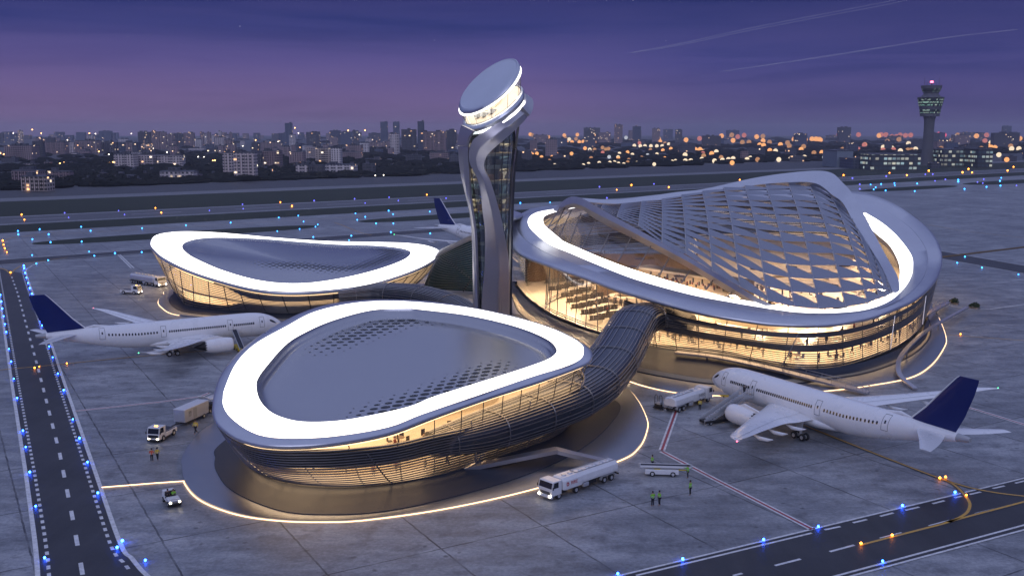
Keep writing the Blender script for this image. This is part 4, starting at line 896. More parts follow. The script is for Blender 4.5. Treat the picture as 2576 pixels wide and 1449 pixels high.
walkway('long low ramp walkway in front of the louvred terminal wall behind the right airliner',[at(1700,884,1.9),at(1808,897,1.8),at(1946,926,1.5),at(2060,954,1.2),at(2153,977,.9),at(2185,986,.6)],1.9,.35)
walkway('curved pipe-like ramp looping from the planted bed down past the right plaza',[at(2433,772,1.6),at(2340,824,2.2),at(2291,865,2.4),at(2266,896,2.2),at(2259.5,918,1.8),at(2266,944,1.2),at(2303,976,.5)],.85,.3,rail=False)
walkway('short ramp from the right end of the terminal to the planted bed',[at(2384,759,1.4),at(2348,779,2.2),at(2315,797,2.6)],1.5,.3)
walkway('ramp rising along the right end of the front pod plaza',[at(1165,1173,.9),at(1260,1155,1.5),at(1400,1127,2.6)],1.5,.55,rail=False,posts=False)
walkway('ramp falling from the front pod plaza towards the tanker truck',[at(1398,1127,2.55),at(1450,1140,1.9),at(1530,1158,.9)],1.5,.55,rail=False,posts=False)
# ======== twisted control tower
YT=215.0; SC=F/YT*1.0
def tz(py): return atY(1240,py,YT)[2]
def tx(px): return (px-CX)/F*YT
tw=empty('twisted_tower',(tx(1236),YT,.3),0,'tall twisting metal control tower with a tilted round cab in the middle','tower')
CORE=[(800,1236,44),(700,1235.5,44),(623,1235,45),(570,1234,47),(520,1231,52),(470,1228,58),(430,1225,63),(387,1227,65),(350,1229,66),(325,1231,64),(312,1234,58)]
def core(py):
    ys=[c[0] for c in CORE][::-1]; return float(np.interp(py,ys,[c[1] for c in CORE][::-1])),float(np.interp(py,ys,[c[2] for c in CORE][::-1]))
def cring(py,k=1.0,n=40,dr=0):
    cx,hw=core(py); r=hw/SC*k+dr; return [(tx(cx)+r*math.cos(2*PI*i/n),YT+r*math.sin(2*PI*i/n),tz(py)) for i in range(n)]
ys=list(np.linspace(862,312,34))
mb=MB(); mb.loft([cring(y) for y in ys]); mb.build('core_glazing',M['glass_tw'],tw,True,world=True)
mb=MB()
for i in range(0,40,2):
    mb.tube([cring(y,1.005)[i] for y in ys],.07,4)
mb.build('core_mullions',M['darkrib'],tw,True,world=True)
mb=MB(); 
for k in range(13): mb.tube([cring(y,1.0)[int(i)%40] for y,i in zip(np.linspace(800,330,14),np.linspace(k*3,k*3+5,14))],.05,4)
mb.build('core_braces',M['slat'],tw,True,world=True)
FL=[845,805,765,725,685,645,605,565,528,490,452,415,384,352]
for j,y in enumerate(FL):
    mb=MB(); a=cring(y,.97); b=[(p[0],p[1],p[2]-.7) for p in a]; mb.loft([b,a]); mb.fill(a); o=mb.build('floor_slab',M['floor_in' if j%3 else 'cream'],tw,world=True)
    if j%2==0 or j in (9,11,13):
        mb=MB(); mb.fill([(p[0],p[1],p[2]-.73) for p in cring(y,.8)][::-1]); mb.build('floor_light',M['warm_ceiling'] if j in (9,11,13,5) else M['dim_cool'],tw,world=True)
    mb=MB(); 
    for q in range(3):
        a=rnd.random()*2*PI; cx,hw=core(y); r=hw/SC*.55; mb.box((tx(cx)+r*math.cos(a),YT+r*math.sin(a),tz(y)+.6),(1.5,.9,1.2),a)
    mb.build('floor_furniture',M['brown_in'],tw,world=True)
mb=MB(); mb.loft([cring(y,.42) for y in (862,330)]); mb.build('lift_core',M['spandrel'],tw,True,world=True)
def edge(P,lift): return [ (atY(x,y,YT+dy)) for (x,y,dy) in P]
def rib3(name,Lp,Rp,mat,th=.55,crease=None,bulge=0.0,n=8):
    A=spl([atY(*p) for p in Lp],n); B=spl([atY(*p) for p in Rp],n); mb=MB(); rows=[]
    m=len(A)
    for i in range(m):
        a,b=Vector(A[i]),Vector(B[i]); d=(Vector(A[min(i+1,m-1)])-Vector(A[max(i-1,0)])); nn=d.cross(b-a)
        nn=nn.normalized() if nn.length>1e-6 else Vector((0,-1,0))
        if nn.y>0 and i<m*.8: nn=-nn
        fr=[(0,0),(.12,.06),(.45,.12),(.52,.16),(.6,.10),(.9,.05),(1,0)] if bulge else [(0,0),(.5,0),(1,0)]
        top=[a.lerp(b,f)+nn*g*bulge for f,g in fr]; bot=[p-nn*th for p in (a.lerp(b,.02),a.lerp(b,.98))][::-1]
        rows.append([tuple(p) for p in top+bot])
    mb.loft(rows,True,True); return mb.build(name,mat,tw,True,world=True,ang=45)
D=lambda x,y,d:(x,y,YT+d)
Lp=[D(1212,862,-4.6),D(1212,791,-4.6),D(1213,752,-4.6),D(1220,662,-4.6),D(1220,584,-4.7),D(1214,533,-5),D(1204,460,-5.4),D(1182,412,-5.3),D(1180,380,-5.6),D(1192,351,-6.2),D(1222,330,-7),D(1270,298,-6.6),D(1306,274,-4.2),D(1318,258,-1),D(1312,238,4),D(1270,230,7.5)]
Rp=[D(1282,862,-2.2),D(1282,791,-2.2),D(1282,752,-2.2),D(1281,662,-2.3),D(1270,595,-3.6),D(1257,533,-4.6),D(1235,460,-5.6),D(1219,424,-6.0),D(1222,398,-6.2),D(1239,377,-6.6),D(1270,351,-6.6),D(1302,322,-5.2),D(1326,296,-3),D(1337,272,.5),D(1330,250,5),D(1285,240,8.5)]
rib3('twisting_ribbon',Lp,Rp,M['bronze'],.6,bulge=2.2)
rib3('side_ribbon',[D(1190,862,-1.8),D(1190,773,-1.8),D(1187,610,-1.8),D(1181,538,-2.0),D(1168,481,-2.4),D(1157,429,-2.6),D(1153,385,-2.8),D(1155,350,-3.2),D(1164,315,-4)],[D(1203,862,-3.4),D(1202,776,-3.4),D(1198,662,-3.5),D(1194,584,-3.7),D(1183,507,-4.3),D(1180,429,-5),D(1177,387,-5.4),D(1183,350,-6),D(1196,330,-6.6)],M['bronze'],.5,bulge=.8)
rib3('back_ribbon',[D(1278,862,2.5),D(1279,700,2.5),D(1283,560,2.6),D(1289,440,3),D(1296,380,3),D(1304,320,2)],[D(1283,862,0),D(1284,700,0),D(1287,560,0),D(1292,440,0),D(1299,380,-.5),D(1307,318,-2)],M['darkrib'],.4)
# cab: a stack of sheared, tilted rings
n0=Vector((-.574,-.41,.70)).normalized(); n1=Vector((-.43,-.32,.84)).normalized()
c0=Vector(atY(1229,210,YT-.5)); c1=Vector(atY(1246,301,YT-.3))
def cabring(t,r,n=56):
    nn=n0.lerp(n1,t).normalized(); c=c0.lerp(c1,t); ux=Vector((0,1,0)).cross(nn).normalized(); uy=nn.cross(ux)
    return [tuple(c+ux*r*math.cos(2*PI*i/n)+uy*r*math.sin(2*PI*i/n)) for i in range(n)]
def cab(name,prof,mat,smooth=True,fillf=None,ang=35):
    mb=MB(); mb.loft([cabring(t,r) for t,r in prof][::-1])
    if fillf is not None: mb.fill(cabring(*fillf))
    return mb.build(name,mat,tw,smooth,world=True,ang=ang)
cab('cab_roof',[(.015,7.15),(.0,7.35),(.02,7.6),(.10,7.85),(.145,7.75),(.15,7.2)],M['roof'],True,(.015,7.15))
cab('cab_light_ring',[(.15,7.72),(.16,7.95),(.185,7.98),(.20,7.75)],M['white_emit'])
cab('cab_glazing',[(.20,7.72),(.60,6.75)],M['glass'])
cab('cab_ceiling',[(.19,7.6),(.195,1.0)],M['cool_ceiling'])
cab('cab_floor',[(.60,6.6),(.602,.4)],M['cream'])
cab('cab_band',[(.60,6.85),(.62,7.25),(.70,7.45),(.80,7.2),(.84,6.7)],M['roof'])
cab('cab_light_ring',[(.84,6.7),(.855,6.95),(.90,6.9),(.92,6.6)],M['white_emit'])
cab('cab_neck',[(.92,6.5),(1.05,6.0),(1.18,5.6)],M['spandrel'])
mb=MB()
for i in range(0,56,5): mb.tube([cabring(.20,7.76)[i],cabring(.6,6.8)[i]],.045,4)
mb.build('cab_mullions',M['darkrib'],tw,True,world=True)
mb=MB(); rr=cabring(.56,4.2,14); 
for p in rr[8:11]: mb.box((p[0],p[1],p[2]+.1),(1.6,1.0,.9),.6)
mb.build('cab_consoles',M['plane_g'],tw,world=True); mb=MB(); mb.loft([cabring(.58,2.2,20),cabring(.22,2.0,20)]); mb.build('cab_core',M['cream'],tw,True,world=True)
# ======== airliners
def airliner(name_label,group,first):
    root=empty('airliner',(0,0,0),0,name_label,'airliner',group)
    # local frame: x forward from 0 (nose) to -49 (tail), y left, z up
    ST=[(0,.05,3.55),(-.35,.55,3.58),(-1.0,1.0,3.66),(-2.0,1.5,3.80),(-3.4,1.98,3.95),(-5.0,2.28,4.05),(-7.0,2.44,4.08),(-10,2.47,4.08),(-28,2.47,4.08),(-31,2.40,4.16),(-34,2.20,4.36),(-37,1.90,4.66),(-40,1.52,5.0),(-43,1.12,5.32),(-45.5,.78,5.56),(-47.2,.52,5.72)]
    def ring(x,r,z,n=32): return [(x,r*math.cos(2*PI*k/n),z+r*1.04*math.sin(2*PI*k/n)) for k in range(n)]
    ST2=spl(ST,3); mb=MB(); mb.loft([ring(*s) for s in ST2][::-1],True,True); mb.build('fuselage',M['plane'],root,True,ang=180)
    def rad(x):
        xs=[s[0] for s in ST2][::-1]; return float(np.interp(x,xs,[s[1] for s in ST2][::-1])),float(np.interp(x,xs,[s[2] for s in ST2][::-1]))
    mb=MB(); mb.loft([ring(-47.1,.56,5.71,20),ring(-48.2,.42,5.78,20),ring(-48.9,.30,5.82,20)][::-1],True,True); mb.build('tail_cone',M['plane_g'],root,True)
    mb=MB(); mb.loft([[( x,w*math.cos(2*PI*k/20),2.3+h*math.sin(2*PI*k/20)) for k in range(20)] for x,w,h in [(-13.5,.3,.3),(-15,1.6,.75),(-18,2.5,1.0),(-25,2.6,1.05),(-28,1.7,.8),(-30,.3,.3)]][::-1],True,True); mb.build('belly_fairing',M['plane'],root,True,ang=180)
    def foil(x0,ch,z,th,y,n=9):
        up=[];lo=[]
        for k in range(n+1):
            u=k/n; u=u*u*(3-2*u); t=5*th*ch*(.2969*math.sqrt(u)-.126*u-.3516*u*u+.2843*u**3-.1015*u**4); cam=.02*ch*math.sin(PI*u); up.append((x0-u*ch,y,z+cam+t)); lo.append((x0-u*ch,y,z+cam-t))
        return up+lo[::-1][1:-1]
    def wing(s,secs,name,mat=None,th=.11):
        L=[foil(x,c,z,th if i<2 else th*.85,s*y) for i,(y,x,c,z) in enumerate(spl(secs,5))]; 
        mb=MB(); mb.loft(L if s<0 else L[::-1],True,True); return mb.build(name,mat or M['plane'],root,True,ang=60)
    WS=[(2.0,-15.0,9.6,2.75),(6.5,-18.0,7.4,3.15),(9.0,-19.6,6.0,3.4),(15,-23.7,4.2,4.0),(21,-28.0,2.9,4.8),(24.6,-31.0,2.0,5.5),(26.0,-33.0,1.2,5.85),(26.6,-34.6,.45,6.05)]
    for s in (1,-1):
        w=wing(s,WS,'wing')
        mb=MB()
        for y,x,z in ((7.5,-26.2,3.1),(12.5,-27.6,3.55),(17.5,-29.8,4.1)):
            mb.tube([(x+2.2,s*y,z-.25),(x+.6,s*y,z-.55),(x-.9,s*y,z-.4),(x-1.9,s*y,z-.1)],[.05,.28,.24,.04],8)
        mb.build('flap_fairing',M['plane'],w,True)
        mb=MB()
        S=spl([(y,x,c,z) for y,x,c,z in WS[:6]],5)
        mb.tube([(x-c*.74,s*y,z+.02*c+.115*c*.30+.015) for y,x,c,z in S],.022,4); mb.tube([(x-c*.12,s*y,z+.012*c+.055*c+.02) for y,x,c,z in S],.018,4); mb.build('panel_line',M['plane_g'],w,True)
        wing(s,[(.5,-41.0,4.6,5.6),(4.5,-44.6,3.1,5.62),(8.2,-47.6,1.6,5.7)],'tailplane',None,.09)
        e=None
        # engine: cowl, dark fan, exhaust with serrated edge, pylon
        ey,ez=s*7.9,1.95; prof=[(-13.9,1.18),(-13.6,1.32),(-13.0,1.42),(-12,1.48)]
        cow=[(-13.55,1.05),(-13.2,1.12),(-13.05,1.22),(-13.15,1.32),(-13.6,1.42),(-14.6,1.52),(-16.2,1.52),(-17.6,1.40),(-18.3,1.26)]
        mb=MB(); mb.loft([[(x,ey+r*math.cos(2*PI*k/32),ez+r*math.sin(2*PI*k/32)) for k in range(32)] for x,r in cow],True)
        chev=[(-18.3-(.42 if k%2 else 0),ey+1.22*math.cos(2*PI*k/32),ez+1.22*math.sin(2*PI*k/32)) for k in range(32)]
        mb.loft([[(-18.3,ey+1.26*math.cos(2*PI*k/32),ez+1.26*math.sin(2*PI*k/32)) for k in range(32)],chev],True)
        e=mb.build('engine',M['plane'],root,True,ang=60)
        mb=MB(); mb.loft([[(x,ey+r*math.cos(2*PI*k/24),ez+r*math.sin(2*PI*k/24)) for k in range(24)] for x,r in [(-14.2,1.06),(-14.3,.35),(-13.7,.02)]],True)
        for k in range(18):
            a=2*PI*k/18; mb.bar((-14.1,ey+.3*math.cos(a),ez+.3*math.sin(a)),(-14.1,ey+1.04*math.cos(a),ez+1.04*math.sin(a)),.18,.04)
        mb.build('engine_fan',M['chassis'],e,True)
        mb=MB(); mb.loft([[(x,ey+r*math.cos(2*PI*k/24),ez+r*math.sin(2*PI*k/24)) for k in range(24)] for x,r in [(-17.2,1.1),(-18.2,.95),(-19.3,.62),(-20.2,.35),(-20.9,.03)]],True); mb.build('exhaust_cone',M['chassis'],e,True)
        mb=MB(); mb.extr_y([(-14.4,ez+1.4),(-16,ez+2.0),(-20.5,3.3),(-22.5,3.05),(-19.5,ez+1.0),(-17.5,ez+1.3)],ey-.18,ey+.18); mb.build('engine_pylon',M['plane'],e,bevel=.05)
        # gear
        g=None
        gy=s*4.4; gx=-24.2; mb=MB(); mb.cyl((gx,gy,.55),(gx,gy*.93,2.9),.17,.24,10); mb.bar((gx-.85,gy,.55),(gx+.85,gy,.55),.2,.2); mb.bar((gx+1.2,gy*.75,2.7),(gx,gy,1.1),.12,.12); mb.extr_y([(gx-.5,1.4),(gx+.5,1.4),(gx+.6,2.9),(gx-.6,2.9)],gy*1.06-.04,gy*1.06+.04); g=mb.build('main_gear',M['plane_g'],root)
        for dx in (-.8,.8):
            for dy in (-.42,.42): wheel(g,(gx+dx,gy+dy,.55),.55,.36)
    mb=MB(); mb.cyl((-5.0,0,.4),(-5.2,0,2.2),.12,.16,10); mb.bar((-6.4,0,2.0),(-5.05,0,1.0),.1,.1); mb.extr_y([(-6.2,1.3),(-4.6,1.3),(-4.6,2.1),(-6.2,2.1)],.55,.6); g=mb.build('nose_gear',M['plane_g'],root)
    for dy in (-.3,.3): wheel(g,(-5.0,dy,.4),.4,.26)
    # fin (navy), white leading edge, dorsal fillet
    def finsec(x0,c,z,th):
        P=[]; n=8
        for k in range(n+1):
            u=k/n; t=th*c*2.4*(.2969*math.sqrt(u)-.126*u-.3516*u*u+.2843*u**3-.1015*u**4)*2; P.append((x0-u*c,t,z))
        return P+[(x,-y,zz) for x,y,zz in P[::-1][1:-1]]
    FS=[(-37.6,8.6,5.3),(-39.9,7.0,6.6),(-42.0,5.9,8.6),(-44.6,4.4,11.6),(-46.3,3.2,13.5),(-46.75,2.75,13.85)]
    mb=MB(); mb.loft([finsec(x,c,z,.085) for x,c,z in FS][::-1],True,True); f=mb.build('tail_fin',M['navy'],root,True,ang=60)
    mb=MB(); mb.tube([(-33.5,0,6.25),(-36.0,0,6.55),(-38.2,0,6.85)]+[(x+.02,0,z) for x,c,z in FS[1:]],[.1,.22,.25,.14,.12,.1,.08,.05],8); mb.build('fin_leading_edge',M['plane'],f,True)
    mb=MB(); mb.tube([(-41.6-.0,.17,6.6),(-47.6,.10,13.2)],.02,4); mb.build('rudder_line',M['plane_g'],f,True)
    # windows and doors lie on the skin
    def on(x,z,s,off):
        r,zc=rad(x); dz=(z-zc)/1.04; y=math.sqrt(max(.01,r*r-dz*dz)); return (x,s*(y+off),z)
    def patch(x0,x1,z0,z1,s,off,rnd_=False,nx=2,nz=4):
        mb=MB(); V=[];
        for i in range(nx+1):
            for j in range(nz+1):
                x=x0+(x1-x0)*i/nx; z=z0+(z1-z0)*j/nz; V.append(on(x,z,s,off))
        mb.add(V,[(i*(nz+1)+j,i*(nz+1)+j+1,(i+1)*(nz+1)+j+1,(i+1)*(nz+1)+j) for i in range(nx) for j in range(nz)]); return mb
    ZW=4.72; xs=[]
    doors=[-5.0,-11.8,-25.4,-37.0]
    x=-6.6
    segs=[(-6.9,-11.0,11),(-12.9,-24.2,27),(-26.7,-33.2,12),(-33.9,-35.8,4)]
    wm=None
    for s in (1,-1):
        for a,b,k in segs:
            for q in range(k):
                x=a+(b-a)*q/(k-1); r,zc=rad(x)
                mb=MB(); V=[]; K=10
                for u in range(K):
                    cx=.155*math.copysign(abs(math.cos(2*PI*u/K))**.7,math.cos(2*PI*u/K)); cz=.24*math.copysign(abs(math.sin(2*PI*u/K))**.7,math.sin(2*PI*u/K)); V.append(on(x+cx,ZW+cz+(zc-4.08)*.9,s,.015))
                mb.add(V,[tuple(range(K)) if s<0 else tuple(range(K))[::-1]]); mb.build('passenger_window',M['vglass'],root)
        for dx in doors:
            r,zc=rad(dx); z0=zc-.35; zt=zc+1.75; mb=MB()
            for P in ([(dx-.5,z0),(dx-.5,zt)],[(dx+.5,z0),(dx+.5,zt)],[(dx-.5,zt),(dx+.5,zt)],[(dx-.5,z0),(dx+.5,z0)]):
                (xa,za),(xb,zb)=P; mb.tube([on(xa+(xb-xa)*k/6,za+(zb-za)*k/6,s,.01) for k in range(7)],.028,4)
            d=mb.build('cabin_door',M['chassis'],root)
            pm=patch(dx-.13,dx+.13,zc+.62,zc+1.05,s,.02); pm.build('door_window',M['vglass'],d)
    for s in (1,-1):
        mb=MB(); 
        Q=[[(-2.15,.95),(-1.45,.10),(-1.75,.62)],]
        P=[(-1.55,.02),(-2.05,.60),(-2.75,1.02),(-3.25,1.05),(-3.1,.62),(-2.5,.30)]
        V=[]
        for x,zoff in P:
            r,zc=rad(x); z=zc+.28+zoff*.82; V.append(on(x,min(z,zc+r*1.0),s,.03))
        V=V; V2=[(-1.35,.02*s,rad(-1.35)[1]+1.22),(-1.9,.02*s,rad(-1.9)[1]+1.50)]
        mb.add(V,[tuple(range(len(V)))]); mb.build('cockpit_window',M['vglass'],root)
    mb=MB(); mb.ball((-34.6,26.75,6.05),.09,8,5); mb.build('wing_tip_lamp',M['redlamp'],root); mb=MB(); mb.ball((-34.6,-26.75,6.05),.09,8,5); mb.build('wing_tip_lamp',M['greenlamp'],root)
    mb=patch(-14.2,-12.0,2.5,3.6,-1,.008); 
    mb=MB(); z0,z1=2.75,4.0
    for sgn in (1,-1):
        for P in ([(-9.6,z0),(-9.6,z1)],[(-7.3,z0),(-7.3,z1)],[(-9.6,z1),(-7.3,z1)],[(-9.6,z0),(-7.3,z0)]):
            (xa,za),(xb,zb)=P; mb.tube([on(xa+(xb-xa)*k/6,za+(zb-za)*k/6,sgn,.006) for k in range(7)],.016,4)
    mb.build('cargo_door',M['plane_g'],root)
    return root
def wheel(par,c,r,w,ax='y',hub='hub'):
    mb=MB(); pr=[(r*.55,-w/2),(r*.9,-w/2),(r,-w*.33),(r,w*.33),(r*.9,w/2),(r*.55,w/2)]
    T=Matrix.Translation(c)@Matrix.Rotation(R(90),4,'X'); mb.lathe(pr,20,(0,0,0),T); ty=mb.build('wheel',M['tyre'],par,True,ang=50)
    mb=MB(); mb.lathe([(0,-w*.30),(r*.2,-w*.44),(r*.3,-w*.30),(r*.5,-w*.36),(r*.6,-w*.46)],16,(0,0,0),T); mb.lathe([(0,w*.30),(r*.2,w*.44),(r*.3,w*.30),(r*.5,w*.36),(r*.6,w*.46)],16,(0,0,0),T)
    # a wheel may already be a sub-part: its hub then joins it at the same depth
    if par.parent is None: mb.build('wheel_rim',M[hub],ty,True)
    else: mb.build('wheel_rim',M[hub],par,True)
    return ty
M['greenlamp']=emit('green_nav_lamp',(.1,1,.35),5.0)
pl1=airliner('white airliner with navy tail fin parked at left, nose behind the front pod','parked airliners',True)
def put(o,p,h): o.location=(p[0],p[1],0); o.rotation_euler=(0,0,h)
put(pl1,(-50.3,216.3),.53)
pl2=dup(pl1); put(pl2,(34.3,167.2),2.10); tag(pl2,'white airliner with navy tail fin parked at right with stairs at its side','airliner','parked airliners')
pl3=dup(pl1); hd=R(-45); k=1.36; t_=(-30.5,403.0); put(pl3,(t_[0]+48.6*k*math.cos(hd),t_[1]+48.6*k*math.sin(hd)),hd); pl3.scale=(k,k,k); tag(pl3,'white airliner half hidden behind the tower, only tail and wing in view','airliner','parked airliners')
# ======== people: one skinned body per pose, clothes as children
def skinmesh(name,verts,edges,rad,root=0,sub=1):
    me=bpy.data.meshes.new(name); me.from_pydata(verts,edges,[]); o=bpy.data.objects.new(name,me); COL.objects.link(o)
    m=o.modifiers.new('s','SKIN'); m.use_smooth_shade=True
    for v,r in zip(me.skin_vertices[0].data,rad): v.radius=(r,r) if not hasattr(r,'__len__') else r
    me.skin_vertices[0].data[root].use_root=True
    if sub: u=o.modifiers.new('u','SUBSURF'); u.levels=sub; u.render_levels=sub
    dg=bpy.context.evaluated_depsgraph_get(); out=bpy.data.meshes.new_from_object(o.evaluated_get(dg)); out.name=name
    bpy.data.objects.remove(o); bpy.data.meshes.remove(me); return out
POSE={}
def pose_pts(kind):
    # joints in metres, facing +x, y left; height 1.8
    J=dict(pel=(0,0,.95),wai=(0,0,1.08),che=(.01,0,1.32),nb=(0,0,1.46),nk=(.01,0,1.54),hd=(.03,0,1.66),tp=(.02,0,1.78))
    for s,n in ((1,'l'),(-1,'r')):
        J['hip'+n]=(0,s*.09,.92); J['kne'+n]=(.02,s*.10,.50); J['ank'+n]=(-.02,s*.11,.09); J['toe'+n]=(.14,s*.13,.035)
        J['sho'+n]=(0,s*.18,1.43); J['elb'+n]=(-.03,s*.25,1.15); J['wri'+n]=(.06,s*.24,.91); J['hnd'+n]=(.09,s*.235,.83)
    if kind=='hands_front':
        for s,n in ((1,'l'),(-1,'r')): J['elb'+n]=(.0,s*.27,1.17); J['wri'+n]=(.20,s*.10,1.13); J['hnd'+n]=(.25,s*.04,1.14)
    if kind=='reach':
        J['elbr']=(.16,-.24,1.24); J['wrir']=(.38,-.20,1.30); J['hndr']=(.46,-.19,1.31)
    if kind=='radio':
        J['elbr']=(.14,-.27,1.22); J['wrir']=(.15,-.16,1.46); J['hndr']=(.13,-.12,1.55)
    if kind=='walk':
        J['knel']=(.16,.09,.52); J['ankl']=(.26,.09,.12); J['toel']=(.41,.10,.06); J['kner']=(-.04,-.09,.50); J['ankr']=(-.28,-.10,.16); J['toer']=(-.15,-.10,.05)
        J['elbl']=(-.14,.24,1.18); J['wril']=(-.06,.25,.95); J['hndl']=(-.02,.25,.88); J['elbr']=(.08,-.24,1.17); J['wrir']=(.26,-.22,1.02); J['hndr']=(.33,-.22,.99)
    if kind=='sit':
        d=-.45
        for k in list(J): J[k]=(J[k][0],J[k][1],J[k][2]+d)
        for s,n in ((1,'l'),(-1,'r')):
            J['kne'+n]=(.44,s*.12,.54); J['ank'+n]=(.52,s*.12,.10); J['toe'+n]=(.68,s*.13,.05); J['elb'+n]=(.14,s*.24,.74); J['wri'+n]=(.36,s*.15,.78); J['hnd'+n]=(.42,s*.12,.80)
    return J
def body_mesh(kind):
    J=pose_pts(kind); names=list(J); idx={n:i for i,n in enumerate(names)}; V=[J[n] for n in names]; E=[]; 
    rd=dict(pel=(.14,.10),wai=(.13,.09),che=(.15,.105),nb=(.10,.08),nk=.052,hd=(.075,.095),tp=(.055,.07))
    for n in 'lr': rd.update({'hip'+n:.085,'kne'+n:.058,'ank'+n:.042,'toe'+n:.038,'sho'+n:.062,'elb'+n:.042,'wri'+n:.03,'hnd'+n:.034})
    C=[('pel','wai'),('wai','che'),('che','nb'),('nb','nk'),('nk','hd'),('hd','tp')]
    for n in 'lr': C+=[('pel','hip'+n),('hip'+n,'kne'+n),('kne'+n,'ank'+n),('ank'+n,'toe'+n),('nb','sho'+n),('sho'+n,'elb'+n),('elb'+n,'wri'+n),('wri'+n,'hnd'+n)]
    E=[(idx[a],idx[b]) for a,b in C]; rad=[rd[n] for n in names]
    for n,s in (('l',1),('r',-1)):   # four fingers and a thumb on each hand
        h=Vector(J['hnd'+n]); d=(h-Vector(J['wri'+n])).normalized(); side=d.cross(Vector((0,1,0)))
        side=side.normalized() if side.length>.2 else Vector((0,0,1))
        inn=Vector((0,-s,0))
        for q,L in enumerate((.062,.074,.070,.052)):
            b=h+side*(q-1.5)*.02; m=b+d*L*.6+inn*.008; t=b+d*L+inn*.03
            i0=len(V); V+= [tuple(m),tuple(t)]; rad+=[.009,.007]; E+=[(idx['hnd'+n],i0),(i0,i0+1)]
        w=Vector(J['wri'+n]).lerp(h,.5); i0=len(V); V+=[tuple(w+side*-.036+d*.02),tuple(w+side*-.05+d*.06+inn*.01)]; rad+=[.011,.008]; E+=[(idx['wri'+n],i0),(i0,i0+1)]
    # nose and ears keep the head from being a bare egg
    hx=Vector(J['hd']); i0=len(V); V+=[tuple(hx+Vector((.115,0,-.012)))]; rad+=[.013]; E+=[(idx['hd'],i0)]
    for s in (1,-1): i0=len(V); V+=[tuple(hx+Vector((-.01,s*.095,-.01)))]; rad+=[.016]; E+=[(idx['hd'],i0)]
    return skinmesh('person_body',V,E,rad,idx['pel']),J
def cloth(kind,J,part):
    if part=='trousers':
        nm=['pel','hipl','knel','ankl','hipr','kner','ankr']; E=[(0,1),(1,2),(2,3),(0,4),(4,5),(5,6)]; rad=[(.155,.125),.10,.078,.072,.10,.078,.072]; V=[J[n] for n in nm]; V[3]=tuple(Vector(J['ankl'])+Vector((0,0,.03))); V[6]=tuple(Vector(J['ankr'])+Vector((0,0,.03)))
    elif part=='jacket':
        nm=['pel','wai','che','nb','shol','elbl','wril','shor','elbr','wrir']; E=[(0,1),(1,2),(2,3),(3,4),(4,5),(5,6),(3,7),(7,8),(8,9)]; rad=[(.175,.14),(.16,.125),(.18,.14),(.125,.105),.083,.062,.05,.083,.062,.05]; V=[J[n] for n in nm]; V[0]=tuple(Vector(J['pel'])+Vector((0,0,-.10 if kind!='sit' else 0)))
    return skinmesh('person_'+part,V,E,rad,0)
def hairmesh(J):
    h=Vector(J['hd']); mb=MB(); mb.lathe([(.001,.135),(.05,.128),(.085,.095),(.102,.04),(.100,-.01),(.085,-.05)],14,(h.x-.018,h.y,h.z+.01)); o=mb.build('hair',M['hair'],None,True); me=o.data; bpy.data.objects.remove(o); return me
def tape(J):
    mb=MB(); p=Vector(J['pel']); c=Vector(J['che']); w=Vector(J['wai'])
    for q,rx,ry in ((w+Vector((0,0,-.03)),.158,.19),(w.lerp(c,.55),.165,.205)):
        n=20; lo=[(q.x+rx*.86*math.cos(2*PI*i/n),q.y+ry*.92*math.sin(2*PI*i/n),q.z-.03) for i in range(n)]; mb.loft([lo,[(x,y,z+.06) for x,y,z in lo]])
    o=mb.build('reflective_tape',M['refl'],None,True); me=o.data; bpy.data.objects.remove(o); return me
def facemesh(J):
    h=Vector(J['hd']); mb=MB()
    for s in (1,-1): mb.ball((h.x+.088,h.y+s*.033,h.z+.012),.012,6,4)
    mb.box((h.x+.092,h.y,h.z-.055),(.01,.045,.009)); o=mb.build('face_features',M['hair'],None); me=o.data; bpy.data.objects.remove(o); return me
def kit(kind):
    if kind not in POSE:
        b,J=body_mesh(kind); POSE[kind]=dict(J=J,body=b,trousers=cloth(kind,J,'trousers'),jacket=cloth(kind,J,'jacket'),hair=hairmesh(J),tape=tape(J),face=facemesh(J))
    return POSE[kind]
def obj(me,name,mat,par):
    me2=me
    if mat is not None:
        key=me.name+mat.name
        if key not in KIDS:
            me2=me.copy(); me2.materials.clear(); me2.materials.append(mat); KIDS[key]=me2
        me2=KIDS[key]
    o=bpy.data.objects.new(name,me2); COL.objects.link(o); o.parent=par; return o
def person(loc,rz,kind,top,label,group,h=1.8,bottom='trouser',hivis=False):
    k=kit(kind); r=empty('person',loc,rz,label,'person',group); r.scale=(h/1.8,)*3
    obj(k['body'],'body',M['skin'],r); obj(k['trousers'],'trousers',M[bottom],r); j=obj(k['jacket'],'jacket',M[top],r); obj(k['hair'],'hair',M['hair'],r)
    obj(k['face'],'face_features',None,r)
    if hivis: obj(k['tape'],'reflective_tape',None,j)
    return r
def ground(px,py,z=0): p=at(px,py,z); return (p[0],p[1],z)
GW='ramp workers'
person(ground(1641.6,1273),R(115),'hands_front','hiv','worker in green hi-vis seen from behind, left of the pair facing the belt loader',GW,1.95,hivis=True)
person(ground(1658.7,1271),R(200),'hands_front','hiv','worker in green hi-vis turning to the left, right of the pair below the belt loader',GW,1.95,hivis=True)
person(ground(1736.3,1245),R(150),'radio','hiv','worker in green hi-vis standing alone with a hand raised to the face',GW,1.98,hivis=True)
person(ground(1730,1202),R(178),'reach','hiv','worker in green hi-vis reaching to the right end of the belt loader',GW,1.85,hivis=True)
person(ground(1641,1178),R(190),'hands_front','hiv','worker in green hi-vis and dark cap standing behind the belt loader',GW,1.95,hivis=True)
person(ground(1760.5,1032),R(80),'stand','hiy','worker in yellow vest standing beside the white refuelling truck',GW,1.95,hivis=True)
